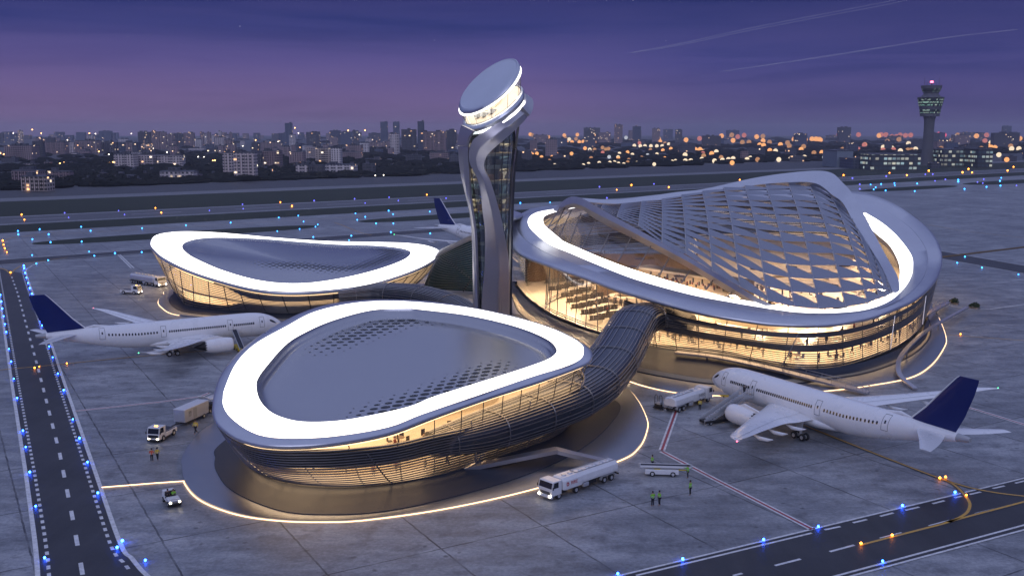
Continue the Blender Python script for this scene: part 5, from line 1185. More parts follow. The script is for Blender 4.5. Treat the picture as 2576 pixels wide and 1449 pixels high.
person(ground(382.5,1161),R(100),'hands_front','hio','worker in orange jacket and navy trousers standing left of a pair by the tug',GW,1.95,hivis=True)
person(ground(396.6,1158),R(95),'walk','hiy','worker in patched yellow and orange vest, right of the pair by the tug',GW,1.92,hivis=True)
person(ground(493,1091),R(240),'walk','hiy','worker in pale yellow vest walking in front of the box trailer',GW,2.25,hivis=True)
def hd2(a,b): p,q=at(*a),at(*b); return math.atan2(q[1]-p[1],q[0]-p[0])
# ======== ground vehicles (x forward, y left, metres)
def textmesh(txt,size,ext=.01):
    cu=bpy.data.curves.new('lettering','FONT'); cu.body=txt; cu.size=size; cu.extrude=ext; cu.align_x='CENTER'; cu.align_y='CENTER'
    o=bpy.data.objects.new('lettering',cu); COL.objects.link(o); dg=bpy.context.evaluated_depsgraph_get()
    me=bpy.data.meshes.new_from_object(o.evaluated_get(dg)); bpy.data.objects.remove(o); return me
def lettering(root,txt,size,x,y,z,mat,side,lean=0.0):
    me=textmesh(txt,size); me.materials.clear(); me.materials.append(mat); o=bpy.data.objects.new('lettering',me); COL.objects.link(o); o.parent=root; o.location=(x,y,z)
    o.rotation_euler=(R(90)-lean,0,R(180) if side>0 else 0); return o
def B(root,name,mat,items,bevel=.03,par=None):
    mb=MB(); [mb.box(*i) for i in items]; return mb.build(name,M[mat] if isinstance(mat,str) else mat,par or root,bevel=bevel)
def vwheel(root,x,y,r=.42,w=.3): wheel(root,(x,y,r),r,w)
def lamp(root,p,s=(.06,.3,.16),name='headlight',mat='head'): return B(root,name,mat,[(p,s)],.02)
def cabin(root,x0,x1,w,z0,z1,rake=.22,name='cab',mat='vwhite',winz=(.52,.92)):
    """a truck cab: raked front, windscreen and side windows set proud of the shell"""
    h=z1-z0; f=x0; pts=[(x1,z0),(f-.02,z0),(f,z0+h*.45),(f-rake,z1-.10),(f-rake-.12,z1),(x1,z1)]
    mb=MB(); mb.extr_y(pts,-w/2,w/2); c=mb.build(name,M[mat],root,bevel=.06)
    za,zb=z0+h*winz[0],z0+h*winz[1]; fx=lambda z:f-rake*max(0,(z-z0-h*.45)/(h*.55-.10))
    mb=MB(); V=[(fx(za)+.012,-w/2+.1,za),(fx(za)+.012,w/2-.1,za),(fx(zb)+.012,w/2-.14,zb),(fx(zb)+.012,-w/2+.14,zb)]; mb.add(V,[(0,1,2,3)]); mb.build('windscreen',M['vglass'],c)
    for s in (1,-1):
        mb=MB(); xa=fx(za)-.22; V=[(xa,s*(w/2+.012),za+.02),(x1+(f-x1)*.34,s*(w/2+.012),za+.02),(x1+(f-x1)*.34,s*(w/2+.012),zb),(xa-.12,s*(w/2+.012),zb)]; mb.add(V,[(0,1,2,3) if s<0 else (3,2,1,0)]); mb.build('side_window',M['vglass'],c)
        mb=MB(); mb.box((f-.05,s*(w/2+.16),za+.12),(.08,.14,.34)); mb.bar((f-.15,s*w/2,zb),(f-.05,s*(w/2+.16),za+.25),.03,.03); mb.build('wing_mirror',M['chassis'],c)
    return c
def tanker(label,group,axles,tank,txt=None,side=1,txtmat='line_red',L=12.6,grille='chassis',emblem=True):
    r=empty('tanker_truck',label=label,cat='tanker truck',group=group); W_=2.4
    c=cabin(r,0,-1.75,W_,.62,2.42); B(r,'grille',grille,[((.03,0,.84+.13*k),(.06,1.7,.075)) for k in range(3)],.01,c)
    B(r,'bumper','vwhite',[((-.05,0,.50),(.35,2.42,.28))],.05,c)
    for s in (1,-1): lamp(r,(.12,s*.92,.62),(.1,.36,.2))
    B(r,'chassis','chassis',[((-L/2-.4,.45,.78),(L-1.2,.16,.26)),((-L/2-.4,-.45,.78),(L-1.2,.16,.26)),((-2.5,0,.75),(.8,1.9,.4)),((-L-.05,0,.62),(.12,2.2,.2)),((-7.6,.0,.7),(1.9,1.8,.5))],.03)
    prof=[(-1.16,1.12),(-1.2,1.45),(-1.12,2.05),(-.72,2.42),(.72,2.42),(1.12,2.05),(1.2,1.45),(1.16,1.12),(.6,.98),(-.6,.98)]
    mb=MB(); sec=lambda x,k,dz=0:[(x,y*k,1.7+(z-1.7)*k+dz) for y,z in prof]
    mb.loft([sec(-L+.0,.86),sec(-L+.2,.985),sec(-L+.45,1),sec(-5.1,1),sec(-4.95,1.0)],True,True); t=mb.build('tank',M[tank],r,bevel=.03)
    p2=[(-1.2,.9),(-1.24,1.5),(-1.16,2.02),(-.8,2.40),(.8,2.40),(1.16,2.02),(1.24,1.5),(1.2,.9)]
    mb=MB(); s2=lambda x,k:[(x,y*k,1.6+(z-1.6)*k) for y,z in p2]
    mb.loft([s2(-5.6,.97),s2(-5.3,1.004),s2(-2.5,1.004),s2(-2.2,.95),s2(-2.1,.86)],True,True); mb.build('tank_front_section',M['vwhite' if tank!='vsilver' else 'vsilver'],t,bevel=.04)
    for x in [-3.2,-4.3]+[-6.2-1.35*k for k in range(5)]:
        mb=MB(); mb.lathe([(0,.14),(.26,.14),(.30,.10),(.34,.0)],16,(x,.1,2.42)); mb.build('manhole_lid',M['vsilver'],t,True)
    mb=MB(); [mb.bar((-4.9,y,2.50),(-L+.3,y,2.50),.05,.1) for y in (.62,-.5)]; mb.bar((-4.9,.62,2.5),(-4.9,-.5,2.5),.05,.1); mb.build('catwalk_rail',M['hub'],t)
    B(r,'side_locker','vsilver',[((-6.3,.95,.72),(1.0,.5,.55)),((-6.3,-.95,.72),(1.0,.5,.55))],.1)
    mb=MB(); [mb.cyl((-L-.1,.6-.3*k,.95),(-L-.32,.6-.3*k,.9),.09,.09,8) for k in range(5)]; mb.bar((-L-.12,.9,1.1),(-L-.12,-.9,1.1),.06,.06); mb.build('hose_couplings',M['hub'],r)
    for x in axles:
        for s in (1,-1): vwheel(r,x,s*1.02,.46,.34)
    rear=[x for x in axles if x<-6]
    if rear:
        for s in (1,-1):
            mb=MB(); a,b=max(rear)+.62,min(rear)-.62; mb.extr_y([(a+.08,.55),(a-.12,1.02),(b+.12,1.02),(b-.08,.55),(b-.02,.55),(b+.16,.97),(a-.16,.97),(a+.02,.55)],s*1.02-.2,s*1.02+.2); mb.build('mudguard',M['vsilver'],r)
    if txt:
        y=1.205 if side>0 else -1.205
        lettering(t,txt,.62,-3.98 if side>0 else -3.4,y*1.035,1.62,M[txtmat],side,.0)
        if emblem:
            mb=MB(); T=Matrix.Translation((-2.78,y*1.035,1.62))@Matrix.Rotation(R(90),4,'X'); mb.lathe([(.12,0),(.26,0)],20,(0,0,0),T,R(35),R(330)); mb.box((.13,0,0),(.22,.07,.005),0,T); mb.build('emblem',M[txtmat],t)
    return r
M['letter_red']=surf('red_lettering',(.45,.02,.02),.5,0,.1,2); M['letter_grey']=surf('grey_lettering',(.12,.13,.15),.5,0,.1,2)
t1=tanker('white articulated fuel tanker with red lettering, headlights on, at the front plaza edge','tanker trucks',[-1.3,-4.45,-9.8,-11.2],'vwhite','RIRE',1,'letter_red'); put(t1,at(1371,1256)[:2],hd2((1534,1217),(1403,1264)))
t2=tanker('silver fuel tanker parked left of the back pod, facing right','tanker trucks',[-1.3,-2.6,-5.2,-6.2,-9.6,-10.6,-11.6],'vsilver',None,grille='cream'); put(t2,at(409,722)[:2],R(-38)); t2.scale=(1.2,1.2,1.2)
t3=tanker('white refuelling truck nosing towards the right airliner','tanker trucks',[-1.3,-3.9,-8.6,-9.8],'vwhite','EVERO',-1,'letter_grey',L=10.9,emblem=False); put(t3,at(1777,1004)[:2],hd2((1700,1030),(1772,1004))); t3.scale=(1.03,1.03,1.03)
# hose trolley behind the refueller
r=empty('hose_trolley',ground(1656,1029),R(46),'dark two-wheeled hose trolley with tall hoops behind the refuelling truck','trolley')
for s in (.45,-.45):
    mb=MB(); mb.tube(spl([(0,s-.3,.1),(0,s-.3,1.9),(0,s-.1,2.35),(0,s+.1,2.35),(0,s+.3,1.9),(0,s+.3,.1)],5),.05,6); mb.tube([(0,s-.3,1.2),(0,s+.3,1.2)],.04,5); mb.build('hoop',M['chassis'],r,True)
B(r,'trolley_base','chassis',[((0,0,.3),(.9,1.7,.16)),((.1,0,.65),(.5,1.2,.5))]); B(r,'pump_box','plane_g',[((-.1,-.2,1.1),(.5,.7,.4))])
for s in (.8,-.8): vwheel(r,.15,s,.26,.16)
# tow tug with flat bed
def tug(label,group,dark=False):
    r=empty('tow_tug',label=label,cat='tow tug',group=group); w=2.0
    cab_=cabin(r,0,-2.0,w,.45,2.3,.28,winz=(.5,.92))
    if dark: mb=MB(); mb.add([(.015,-.82,.72),(.015,.82,.72),(.015,.82,1.22),(.015,-.82,1.22)],[(0,1,2,3)]); mb.build('front_panel',M['vglass'],cab_)
    B(r,'bed','vwhite',[((-3.6,0,.78),(3.3,w,.62))],.06); B(r,'bed_floor','bluebelt',[((-3.55,0,1.12),(2.9,1.7,.06))],.02); B(r,'bumper','chassis',[((-.1,0,.38),(.5,1.9,.26)),((-2.7,0,.4),(4.6,1.4,.24)),((-5.35,0,.5),(.3,.5,.2))],.05)
    mb=MB(); [mb.bar((-2.2,s*.8,1.25),(-5.0,s*.8,1.2),.05,.05) for s in (1,-1)]; mb.build('bed_rail',M['hub'],r)
    for x in (-1.15,-4.2):
        for s in (1,-1): vwheel(r,x,s*.92,.48,.3)
    for s in (1,-1): lamp(r,(.05,s*.72,.62),(.1,.28,.16))
    B(r,'roof_beacon','amber',[((-1.0,0,2.36),(.2,.5,.1))],.03,cab_); return r
u1=tug('white tow tug with empty bed parked below the silver tanker','tow tugs'); put(u1,at(353,740)[:2],R(-12)); u1.scale=(1.08,1.08,1.08)
u2=tug('white cab tug with lit headlights pulling the box trailer','tow tugs',True); put(u2,at(386,1114)[:2],R(-101)); u2.scale=(.98,.98,.98)
# box trailer
bt=at(452,1071); r=empty('box_trailer',(bt[0],bt[1],0),R(-108),'pale silver box trailer hitched behind the white cab tug','trailer'); 
B(r,'box','vsilver',[((-3.1,0,1.55),(6.2,2.1,1.95))],.05); B(r,'trailer_roof','vwhite',[((-3.1,0,2.56),(6.26,2.16,.08))],.03); B(r,'door_panel','hub',[((-2.6,1.065,1.55),(.9,.03,1.6)),((-1.3,1.065,1.7),(.7,.03,.9))],.01); B(r,'chassis','chassis',[((-3.1,0,.5),(6.0,1.6,.18)),((-1.6,1.0,.36),(1.9,.1,.36))],.03)
mb=MB(); mb.bar((0,0,.5),(1.9,0,.5),.16,.12); mb.bar((0,.5,.5),(1.2,0,.5),.1,.1); mb.bar((0,-.5,.5),(1.2,0,.5),.1,.1); mb.build('tow_bar',M['chassis'],r)
mb=MB()
for k,(a,b,c_,d_) in enumerate([(0,.1,.22,.06),(0,.32,.22,.06),(.3,.2,.06,.3),(.42,.1,.2,.06),(.42,.34,.2,.06)]): mb.box((-1.15-a,1.085,1.75+b),(c_,.01,d_))
mb.build('side_marking',M['chassis'],r)
for x in (-4.9,):
    for s in (1,-1): vwheel(r,x,s*.95,.36,.25)
# canopy cart half behind the pod rim
bt=at(527,1034); r=empty('canopy_cart',(bt[0],bt[1],0),R(70),'small cart with curved white canopy between box trailer and front pod','cart'); B(r,'body','chassis',[((0,0,.8),(2.6,1.5,.9))],.06)
mb=MB(); mb.loft([[(x,y,2.1+.25*math.cos(y*1.6)+dz) for y in np.linspace(-.95,.95,9)] for x,dz in ((-1.6,.55),(-.9,.1),(0,0),(1.7,0))],False); mb.build('canopy',M['vwhite'],r,True,solid=.06); mb=MB(); [mb.cyl((x,y,.8),(x,y,2.1),.05,.05,6) for x in (-1.1,1.3) for y in (-.7,.7)]; mb.build('canopy_post',M['hub'],r)
for x in (-.8,.8):
    for s in (1,-1): vwheel(r,x,s*.7,.35,.22)
# open tow tractor with driver and passenger
TTp=at(441,1275); r=empty('tow_tractor',(TTp[0],TTp[1],0),R(-56),'small open white tow tractor with headlights on carrying two people','tow tractor')
mb=MB(); mb.extr_y([(.0,.42),(.02,.72),(-.1,.86),(-1.25,1.02),(-1.3,.55),(-2.05,.55),(-2.1,1.02),(-3.1,1.05),(-3.2,.45)],-.72,.72); mb.build('body',M['vwhite'],r,bevel=.05)
B(r,'bonnet','vwhite',[((-.68,0,.97),(1.05,1.05,.1))],.05); B(r,'bumper','chassis',[((.0,0,.34),(.3,1.5,.3)),((-1.6,0,.34),(3.0,1.2,.2))],.08); B(r,'grille','chassis',[((.03,0,.56+.09*k),(.04,.85,.045)) for k in range(3)],.01)
B(r,'seat_back','seat',[((-2.02,0,1.2),(.16,1.3,.6)),((-1.8,0,.78),(.5,1.3,.14))],.05); B(r,'rear_housing','vwhite',[((-2.7,0,1.22),(.9,1.38,.4))],.08)
mb=MB(); mb.lathe([(.17,0),(.2,.02),(.17,.04)],16,(-1.42,.36,1.12)); mb.cyl((-1.2,.36,.9),(-1.42,.36,1.12),.03,.03,6); mb.build('steering_wheel',M['chassis'],r,True)
mb=MB(); mb.cyl((-1.25,-.6,.95),(-1.2,-.78,1.32),.02,.02,5); mb.box((-1.2,-.8,1.36),(.05,.16,.2)); mb.build('wing_mirror',M['chassis'],r)
for x in (-.55,-2.6):
    for s in (1,-1): vwheel(r,x,s*.66,.34,.24)
for s in (1,-1):
    mb=MB(); mb.ball((.03,s*.55,.62),.14,10,6,(.5,1,1)); mb.build('headlight',M['head'],r,True)
def rel(root_loc,rz,p): c,s=math.cos(rz),math.sin(rz); return (root_loc[0]+p[0]*c-p[1]*s,root_loc[1]+p[0]*s+p[1]*c,p[2])
person(rel(TTp,R(-56),(-1.85,-.34,.42)),R(-60),'sit','coatd','seated passenger in dark jacket on the open tow tractor','people on the tow tractor',1.9)
person(rel(TTp,R(-56),(-1.85,.34,.40)),R(-50),'sit','hiv','driver in green hi-vis leaning over the wheel of the open tow tractor','people on the tow tractor',1.75,hivis=True)
# belt loaders
def beltloader(name,label,tilt,body='vwhite',rail='vwhite',blt='bluebelt',L=6.8,zb=1.28):
    r=empty(name,label=label,cat='belt loader',group='belt loaders'); B(r,'body',body,[((0,0,.62),(4.4,1.6,.62)),((0,0,.40),(4.2,1.3,.3))],.06)
    for x in (-1.45,1.25):
        for s in (1,-1): vwheel(r,x,s*.7,.36,.26)
    T=Matrix.Translation((-.5 if zb<1.5 else .4,0,zb))@Matrix.Rotation(tilt,4,'Y'); q=MB()
    for s in (1,-1): q.box((0,s*.5,0),(L,.1,.26),0,T)
    q.box((0,0,-.06),(L*.98,.92,.12),0,T); o=q.build('conveyor_frame',M[rail],r,bevel=.02)
    q=MB(); q.box((0,0,.05),(L-.3,.84,.06),0,T); q.build('belt',M[blt],o)
    q=MB(); [q.cyl(tuple(T@Vector((x,-.55,0))),tuple(T@Vector((x,.55,0))),.13,.13,12) for x in (-L/2,L/2)]; q.build('end_roller',M['hub'],o,True)
    B(r,'lift_arm','yellow',[((-2.5,.3,.86),(1.6,.12,.14))],.02); B(r,'guard_rail','yellow',[((.6,.6,1.0),(.8,.1,.1))],.02); B(r,'operator_seat','seat',[((.6,-.72,1.05),(.5,.4,.2)),((.85,-.72,1.3),(.1,.4,.4))],.03); return r
b1=beltloader('belt_loader','long white belt loader with dark belt beside four hi-vis workers',R(0)); put(b1,at(1664,1194)[:2],R(175)); 
b2=beltloader('belt_loader','belt loader with raised navy belt under the nose of the left airliner',R(-27),'yellow','vsilver','bluebelt',7.2,2.15); p=at(602,881); put(b2,p[:2],hd2((611,888),(580,866)))
# boarding stairs
BSp=(38.0-9.35*math.cos(R(26)),155.7-9.35*math.sin(R(26))); r=empty('boarding_stairs',(BSp[0],BSp[1],0),R(26),'grey mobile boarding stairs reaching the open door of the right airliner','boarding stairs')
N_=16; q=MB()
for k in range(N_): q.box((.3+k*.46,0,.30+k*.225),(.5,1.3,.06)); q.box((.52+k*.46,0,.19+k*.225),(.04,1.3,.24))
q.build('steps',M['plane_g'],r)
for s in (1,-1):
    q=MB(); q.extr_y([(-.1,.05),(7.6,3.72),(9.3,3.72),(9.3,3.35),(7.7,3.35),(.5,-.02+.1)],s*.72-.05,s*.72+.05); q.extr_y([(-.15,.9),(7.55,4.55),(9.3,4.55),(9.3,4.45),(7.6,4.45),(-.1,.82)],s*.74-.03,s*.74+.03); q.extr_y([(-.1,.25),(7.6,3.85),(7.6,4.35),(-.1,.75)],s*.73-.02,s*.73+.02); q.build('side_panel',M['vsilver'],r)
B(r,'landing','plane_g',[((8.4,0,3.6),(1.8,1.5,.14))],.02); q=MB(); [q.bar((7.6+.42*k,s*.74,3.7),(7.6+.42*k,s*.74,4.9),.04,.04) for k in range(5) for s in (1,-1)]; [q.bar((7.6,s*.74,4.9),(9.3,s*.74,4.9),.05,.05) for s in (1,-1)]; q.build('landing_rail',M['hub'],r)
B(r,'chassis','chassis',[((3.2,0,.5),(6.4,1.9,.4)),((5.6,0,1.0),(1.8,1.7,.7))],.05); q=MB(); [q.bar((5.2,s*.6,.7),(7.9,s*.6,3.4),.14,.14) for s in (1,-1)]; [q.bar((7.0,s*.6,.7),(5.8,s*.6,2.7),.12,.12) for s in (1,-1)]; q.build('lift_strut',M['plane_g'],r)
for x in (1.0,5.8):
    for s in (1,-1): vwheel(r,x,s*.85,.34,.24)
person(rel(BSp,R(26),(8.2,.2,3.67)),R(40),'stand','coatd','dark-clothed person standing on the top landing of the boarding stairs','people on the boarding stairs',1.75)
# tow bar at the nose gear of the right airliner
r=empty('tow_bar',ground(1838,1000),R(150),'yellow forked tow bar lying at the nose wheel of the right airliner','tow bar'); mb=MB(); mb.tube([(0,.35,.25),(1.4,.2,.2),(2.2,0,.16),(4.2,0,.14)],.1,6); mb.tube([(0,-.35,.25),(1.4,-.2,.2),(2.2,0,.16)],.1,6); mb.build('bar',M['yellow'],r,True); mb=MB(); mb.cyl((1.2,-.3,.12),(1.2,.3,.12),.12,.12,8); mb.build('bar_wheel',M['tyre'],r,True)
# planted beds at the right
def bush(name,label,c,rx,ry,h,seed,n=160,cr=None):
    g=random.Random(seed); root=empty(name,c,0,label,'shrub','planted bed shrubs'); mb=MB()
    for k in range(n):
        a=g.random()*2*PI; q=math.sqrt(g.random()); zz=g.random()**.8*h*(1-.55*q); p=Vector((rx*q*math.cos(a),ry*q*math.sin(a),zz+.15)); s=.16+.16*g.random()
        d=Vector((g.uniform(-1,1),g.uniform(-1,1),g.uniform(-.2,1))).normalized(); e=d.orthogonal().normalized()*s; f=d.cross(e)
        mb.add([tuple(p-e),tuple(p+f*.5),tuple(p+e),tuple(p-f*.5)],[(0,1,2,3)])
    mb.build('foliage',M['leaf'],root); mb=MB()
    for k in range(4): mb.tube([(rx*.2*g.uniform(-1,1),ry*.2*g.uniform(-1,1),0),(rx*.5*g.uniform(-1,1),ry*.5*g.uniform(-1,1),h*.7)],[.06,.02],5)
    mb.build('stems',M['brown_in'],root); return root
for i,(a,b) in enumerate((((2384,759),(2418,768)),((2432,771),(2472,779)))):
    p,q_=at(*a),at(*b); c=((p[0]+q_[0])/2,(p[1]+q_[1])/2); lx=abs(p[0]-q_[0])*.55; kb=empty('planter_bed',(c[0],c[1],0),0,'low stone-edged planted bed right of the terminal, %s one'%('nearer' if i else 'farther'),'planter','planted beds')
    mb=MB(); mb.lathe([(0,.22),(.86,.22),(.86,.42),(1,.42),(1,0)],32); T=Matrix.Diagonal((lx,2.2,1,1)); mb.v=[tuple(T@Vector(v)) for v in mb.v]; mb.build('bed_kerb',M['stone'],kb,True)
    for k,(dx,dy,rr,hh) in enumerate(((-.5,.1,.9,.9),(.05,-.3,.8,.6),(.45,.3,1.0,1.25))):
        bush('shrub','dark shrub %s in the %s planted bed'%(('at the left end','in the middle','at the right end')[k],'nearer' if i else 'farther'),(c[0]+dx*lx,c[1]+dy*2,.2),rr,rr,hh,11+i*7+k)
    for k in range(5):
        mb=MB(); g=random.Random(k+i*9); rr=.25+.3*g.random(); mb.ball((0,0,rr*.5),rr,7,5,(1,.8,.7)); o=mb.build('rock',M['stone']); o.location=(c[0]+lx*(-.75+.36*k),c[1]+g.uniform(-1.4,1.4),.22); o.rotation_euler=(0,0,g.random()*6); tag(o,'grey rock lying in the %s planted bed, %s from the left'%('nearer' if i else 'farther',od(k+1)),'rock','rocks in the planted beds')
# ======== seats, passengers and furniture inside the halls
def bench(p,rz,z,label):
    global BEN
    if BEN is None:
        BEN=empty('seat_row'); q=MB()
        for k in range(4): q.box((0,(k-1.5)*.72,.5),(.62,.64,.12)); q.box((-.34,(k-1.5)*.72,.92),(.12,.64,.8))
        q.build('seats',M['seat'],BEN,bevel=.03); q=MB(); q.bar((0,-1.4,.38),(0,1.4,.38),.08,.08); [q.bar((0,y,0),(0,y,.4),.07,.07) for y in (-1.2,1.2)]; q.build('beam',M['hub'],BEN); o=BEN
    else: o=dup(BEN)
    o.location=(p[0],p[1],z); o.rotation_euler=(0,0,rz); o.scale=(1.35,1.35,1.35); tag(o,label,'seat row','seat rows in the main hall'); return o
BEN=None; i=0; g=random.Random(3)
for row,(a,b,n_) in enumerate((((1392,700),(1420,696),2),((1385,716),(1445,708),4),((1395,735),(1452,722),4),((1425,752),(1470,738),3),((1440,766),(1500,752),4),((1452,781),(1512,768),4),((1478,796),(1534,784),4),((1500,811),(1540,800),3))):
    for k in range(n_):
        f=k/max(1,n_-1); px,py=a[0]+(b[0]-a[0])*f,a[1]+(b[1]-a[1])*f; p=at(px,py,2.0); i+=1
        bench(p,R(115)+g.uniform(-.05,.05),2.0,'dark four-seat row in the glass-fronted hall, row %s from the back, %s from the left'%(od(row+1),od(k+1)))
TOPS=['coatd','coatd','coatb','coatr','trouser']
def inside(px,py,z,what,grp,kind=None,h=1.95): 
    person(at(px,py,z),g.uniform(0,6.28),kind or g.choice(['stand','hands_front','walk','radio']),g.choice(TOPS),what,grp,h)
for k,(px,py) in enumerate([(1466,756),(1474,754),(1432,766),(1500,775),(1408,726),(1520,762),(1545,772),(1415,704),(1375,694),(1560,800),(1492,740),(1528,790),(1350,700),(1442,700)]):
    inside(px,py,2.0,'passenger standing in the glass-fronted hall of the main terminal, %s counted in the group'%od(k+1),'passengers in the glass-fronted hall')
def ringpeople(c,base,lip,t,z,angs,what,grp,q=.86,pw=.62):
    for k,a in enumerate(angs):
        p=prof(base,lip,c,a,t(a) if callable(t) else t,pw,.5,-.8); qq=q+g.uniform(-.05,.07); zz=p[2]+.02 if z is None else z
        person((c[0]+(p[0]-c[0])*qq,c[1]+(p[1]-c[1])*qq,zz),g.uniform(0,6.28),g.choice(['stand','hands_front','walk','radio']),g.choice(TOPS),what%od(k+1),grp,2.0)
aa=np.linspace(-2.3,-.35,15); ringpeople(CA,baseA,lipA,0.0,.97,[x+g.uniform(-.05,.05) for x in aa],'dark figure behind the lower louvres of the front pod, %s from the left','people in the front pod, lower floor',.9)
aa=np.linspace(-1.65,-.15,10); ringpeople(CA,baseA,lipA,lambda a:tlA(a)+.04,None,[x+g.uniform(-.05,.05) for x in aa],'figure on the upper floor of the front pod, %s from the left','people in the front pod, upper floor',.88)
aa=np.linspace(TA1+.12,.35,26); ringpeople(CC,baseC,lipC,0.0,2.02,[x+g.uniform(-.03,.03) for x in aa],'figure behind the lower louvres of the main terminal, %s from the left','people in the terminal, lower floor',.93,.75)
aa=np.linspace(TA1+.12,.5,26); ringpeople(CC,baseC,lipC,.50,None,[x+g.uniform(-.03,.03) for x in aa],'figure on the terminal gallery behind the upper louvres, %s from the left','people in the terminal, upper gallery',.93,.75)
for k in range(46):
    a=g.uniform(0,2*PI); q=math.sqrt(g.random())*.62; p=lp_at(baseC,CC,(a+PI)%(2*PI)-PI); x,y=CC[0]+(p[0]-CC[0])*q,CC[1]+(p[1]-CC[1])*q+6
    person((x,y,2.0),g.uniform(0,6.28),g.choice(['stand','walk','hands_front']),g.choice(TOPS),'figure on the hall floor glimpsed through the lattice roof','people under the lattice roof',2.0)
# tables and planting on the upper floor of the front pod, and in the galleries
TAB=None
def table(p,label,grp,s=1.0):
    global TAB
    if TAB is None:
        TAB=empty('lounge_table'); q=MB(); q.lathe([(0,.74),(.6,.74),(.62,.70),(.05,.68),(.05,.04),(.35,.0)],18); q.build('table',M['brown_in'],TAB,True); q=MB()
        for a in (0,2.1,4.2): x,y=1.0*math.cos(a),1.0*math.sin(a); q.box((x,y,.42),(.5,.5,.12),a); q.box((x*1.25,y*1.25,.75),(.1,.5,.7),a)
        q.build('chairs',M['seat'],TAB,bevel=.04); o=TAB
    else: o=dup(TAB)
    o.location=p; o.scale=(s,s,s); o.rotation_euler=(0,0,g.random()*6); tag(o,label,'table',grp)
for k,a in enumerate(np.linspace(-1.6,-.2,9)):
    p=prof(baseA,lipA,CA,a,tlA(a)+.04,.62,.5,-.8); q=.80+.06*(k%2); table((CA[0]+(p[0]-CA[0])*q,CA[1]+(p[1]-CA[1])*q,p[2]),'dark table with chairs on the front pod upper floor, %s from the left'%od(k+1),'lounge tables in the front pod',1.25)
for k in range(16):
    a=TA1+.2+k*.135; p=prof(baseC,lipC,CC,a,0.0,.75,.5,-.8); q=.86+.05*(k%3); table((CC[0]+(p[0]-CC[0])*q,CC[1]+(p[1]-CC[1])*q,2.0),'dark round table behind the lower terminal louvres, %s from the left'%od(k+1),'lounge tables in the terminal',1.3)
for k in range(30):
    a=g.uniform(0,2*PI); q=math.sqrt(g.random())*.6; p=lp_at(baseC,CC,(a+PI)%(2*PI)-PI); table((CC[0]+(p[0]-CC[0])*q,CC[1]+(p[1]-CC[1])*q+5,2.0),'dark round table on the hall floor glimpsed through the lattice roof','lounge tables under the lattice roof',1.5)
p=prof(baseA,lipA,CA,-1.02,tlA(-1.02)+.04,.62,.5,-.8); pp=(CA[0]+(p[0]-CA[0])*.9,CA[1]+(p[1]-CA[1])*.9,p[2]); pt=empty('potted_plant',pp,0,'bright green potted plant on the upper floor of the front pod','plant'); mb=MB(); mb.lathe([(0,.6),(.35,.6),(.25,0)],14); mb.build('pot',M['brown_in'],pt,True); mb=MB()
for k in range(170):
    a=g.random()*6.28; q=g.random(); v=Vector((.75*q*math.cos(a),.75*q*math.sin(a),.8+1.1*g.random())); e=Vector((g.uniform(-1,1),g.uniform(-1,1),g.uniform(-1,1))).normalized()*.13; f=e.orthogonal().normalized()*.08; mb.add([tuple(v-e),tuple(v+f),tuple(v+e),tuple(v-f)],[(0,1,2,3)])
mb.build('foliage',M['leafin'],pt)
# ======== the city beyond the airfield
def od2(n): return od(n)
CITY={}
def block(x0,x1,yt,yb,matk,roof='city2',bays=0,step=0.0,plant=True,rz=None,depth=None,row='front'):
    yb=max(yb,344.0); p=at((x0+x1)/2,yb,0); d=p[1]; sc_=F/d; w=(x1-x0)/sc_; h=(yb-yt)/sc_
    dp=depth or max(9,min(28,w*.55)); rz=rnd.uniform(-.12,.12) if rz is None else rz
    mb=MB(); w2=w*.97
    mb.box((0,dp/2,h/2),(w2,dp,h))
    if bays:
        for k in range(bays):
            x=-w2/2+w2*(k+.5)/bays; mb.box((x,-.6,h*.49),(w2/bays*.45,1.3,h*.98))
    mb.mi=1
    mb.box((0,dp/2,h+.4),(w2+.3,dp+.3,.8))
    if plant:
        for k in range(1+int(w/22)): mb.box((rnd.uniform(-.32,.32)*w,dp/2,h+1.8),(min(6,w*.25),dp*.4,2.6+rnd.random()*1.5))
    if step: mb.mi=0; mb.box((w*step,dp/2,h+h*.04+.8),(w*.4,dp*.7,h*.08))
    tall=h/max(w,1); shape='slender tower' if tall>1.6 else ('slab block' if tall>.55 else 'low block')
    nm={'slender tower':'tower_block','slab block':'apartment_block','low block':'low_building'}[shape]
    o=mb.build(nm,[M[matk],M[roof]]); o.location=(p[0],p[1],-.05); o.rotation_euler=(0,0,rz)
    tone={'city0':'pale','city1':'brown','city2':'dark','city3':'gold-lit','city4':'blue-grey'}[matk]
    rowk='nearest' if yb>425 else ('second' if yb>398 else ('third' if yb>372 else 'farthest'))
    side='left-hand' if (x0+x1)/2<1240 else 'right-hand'
    CITY.setdefault((tone,shape,rowk,side),[]).append(((x0+x1)/2,o)); return o
C0,C1,C2,C3,C4='city0','city1','city2','city3','city4'
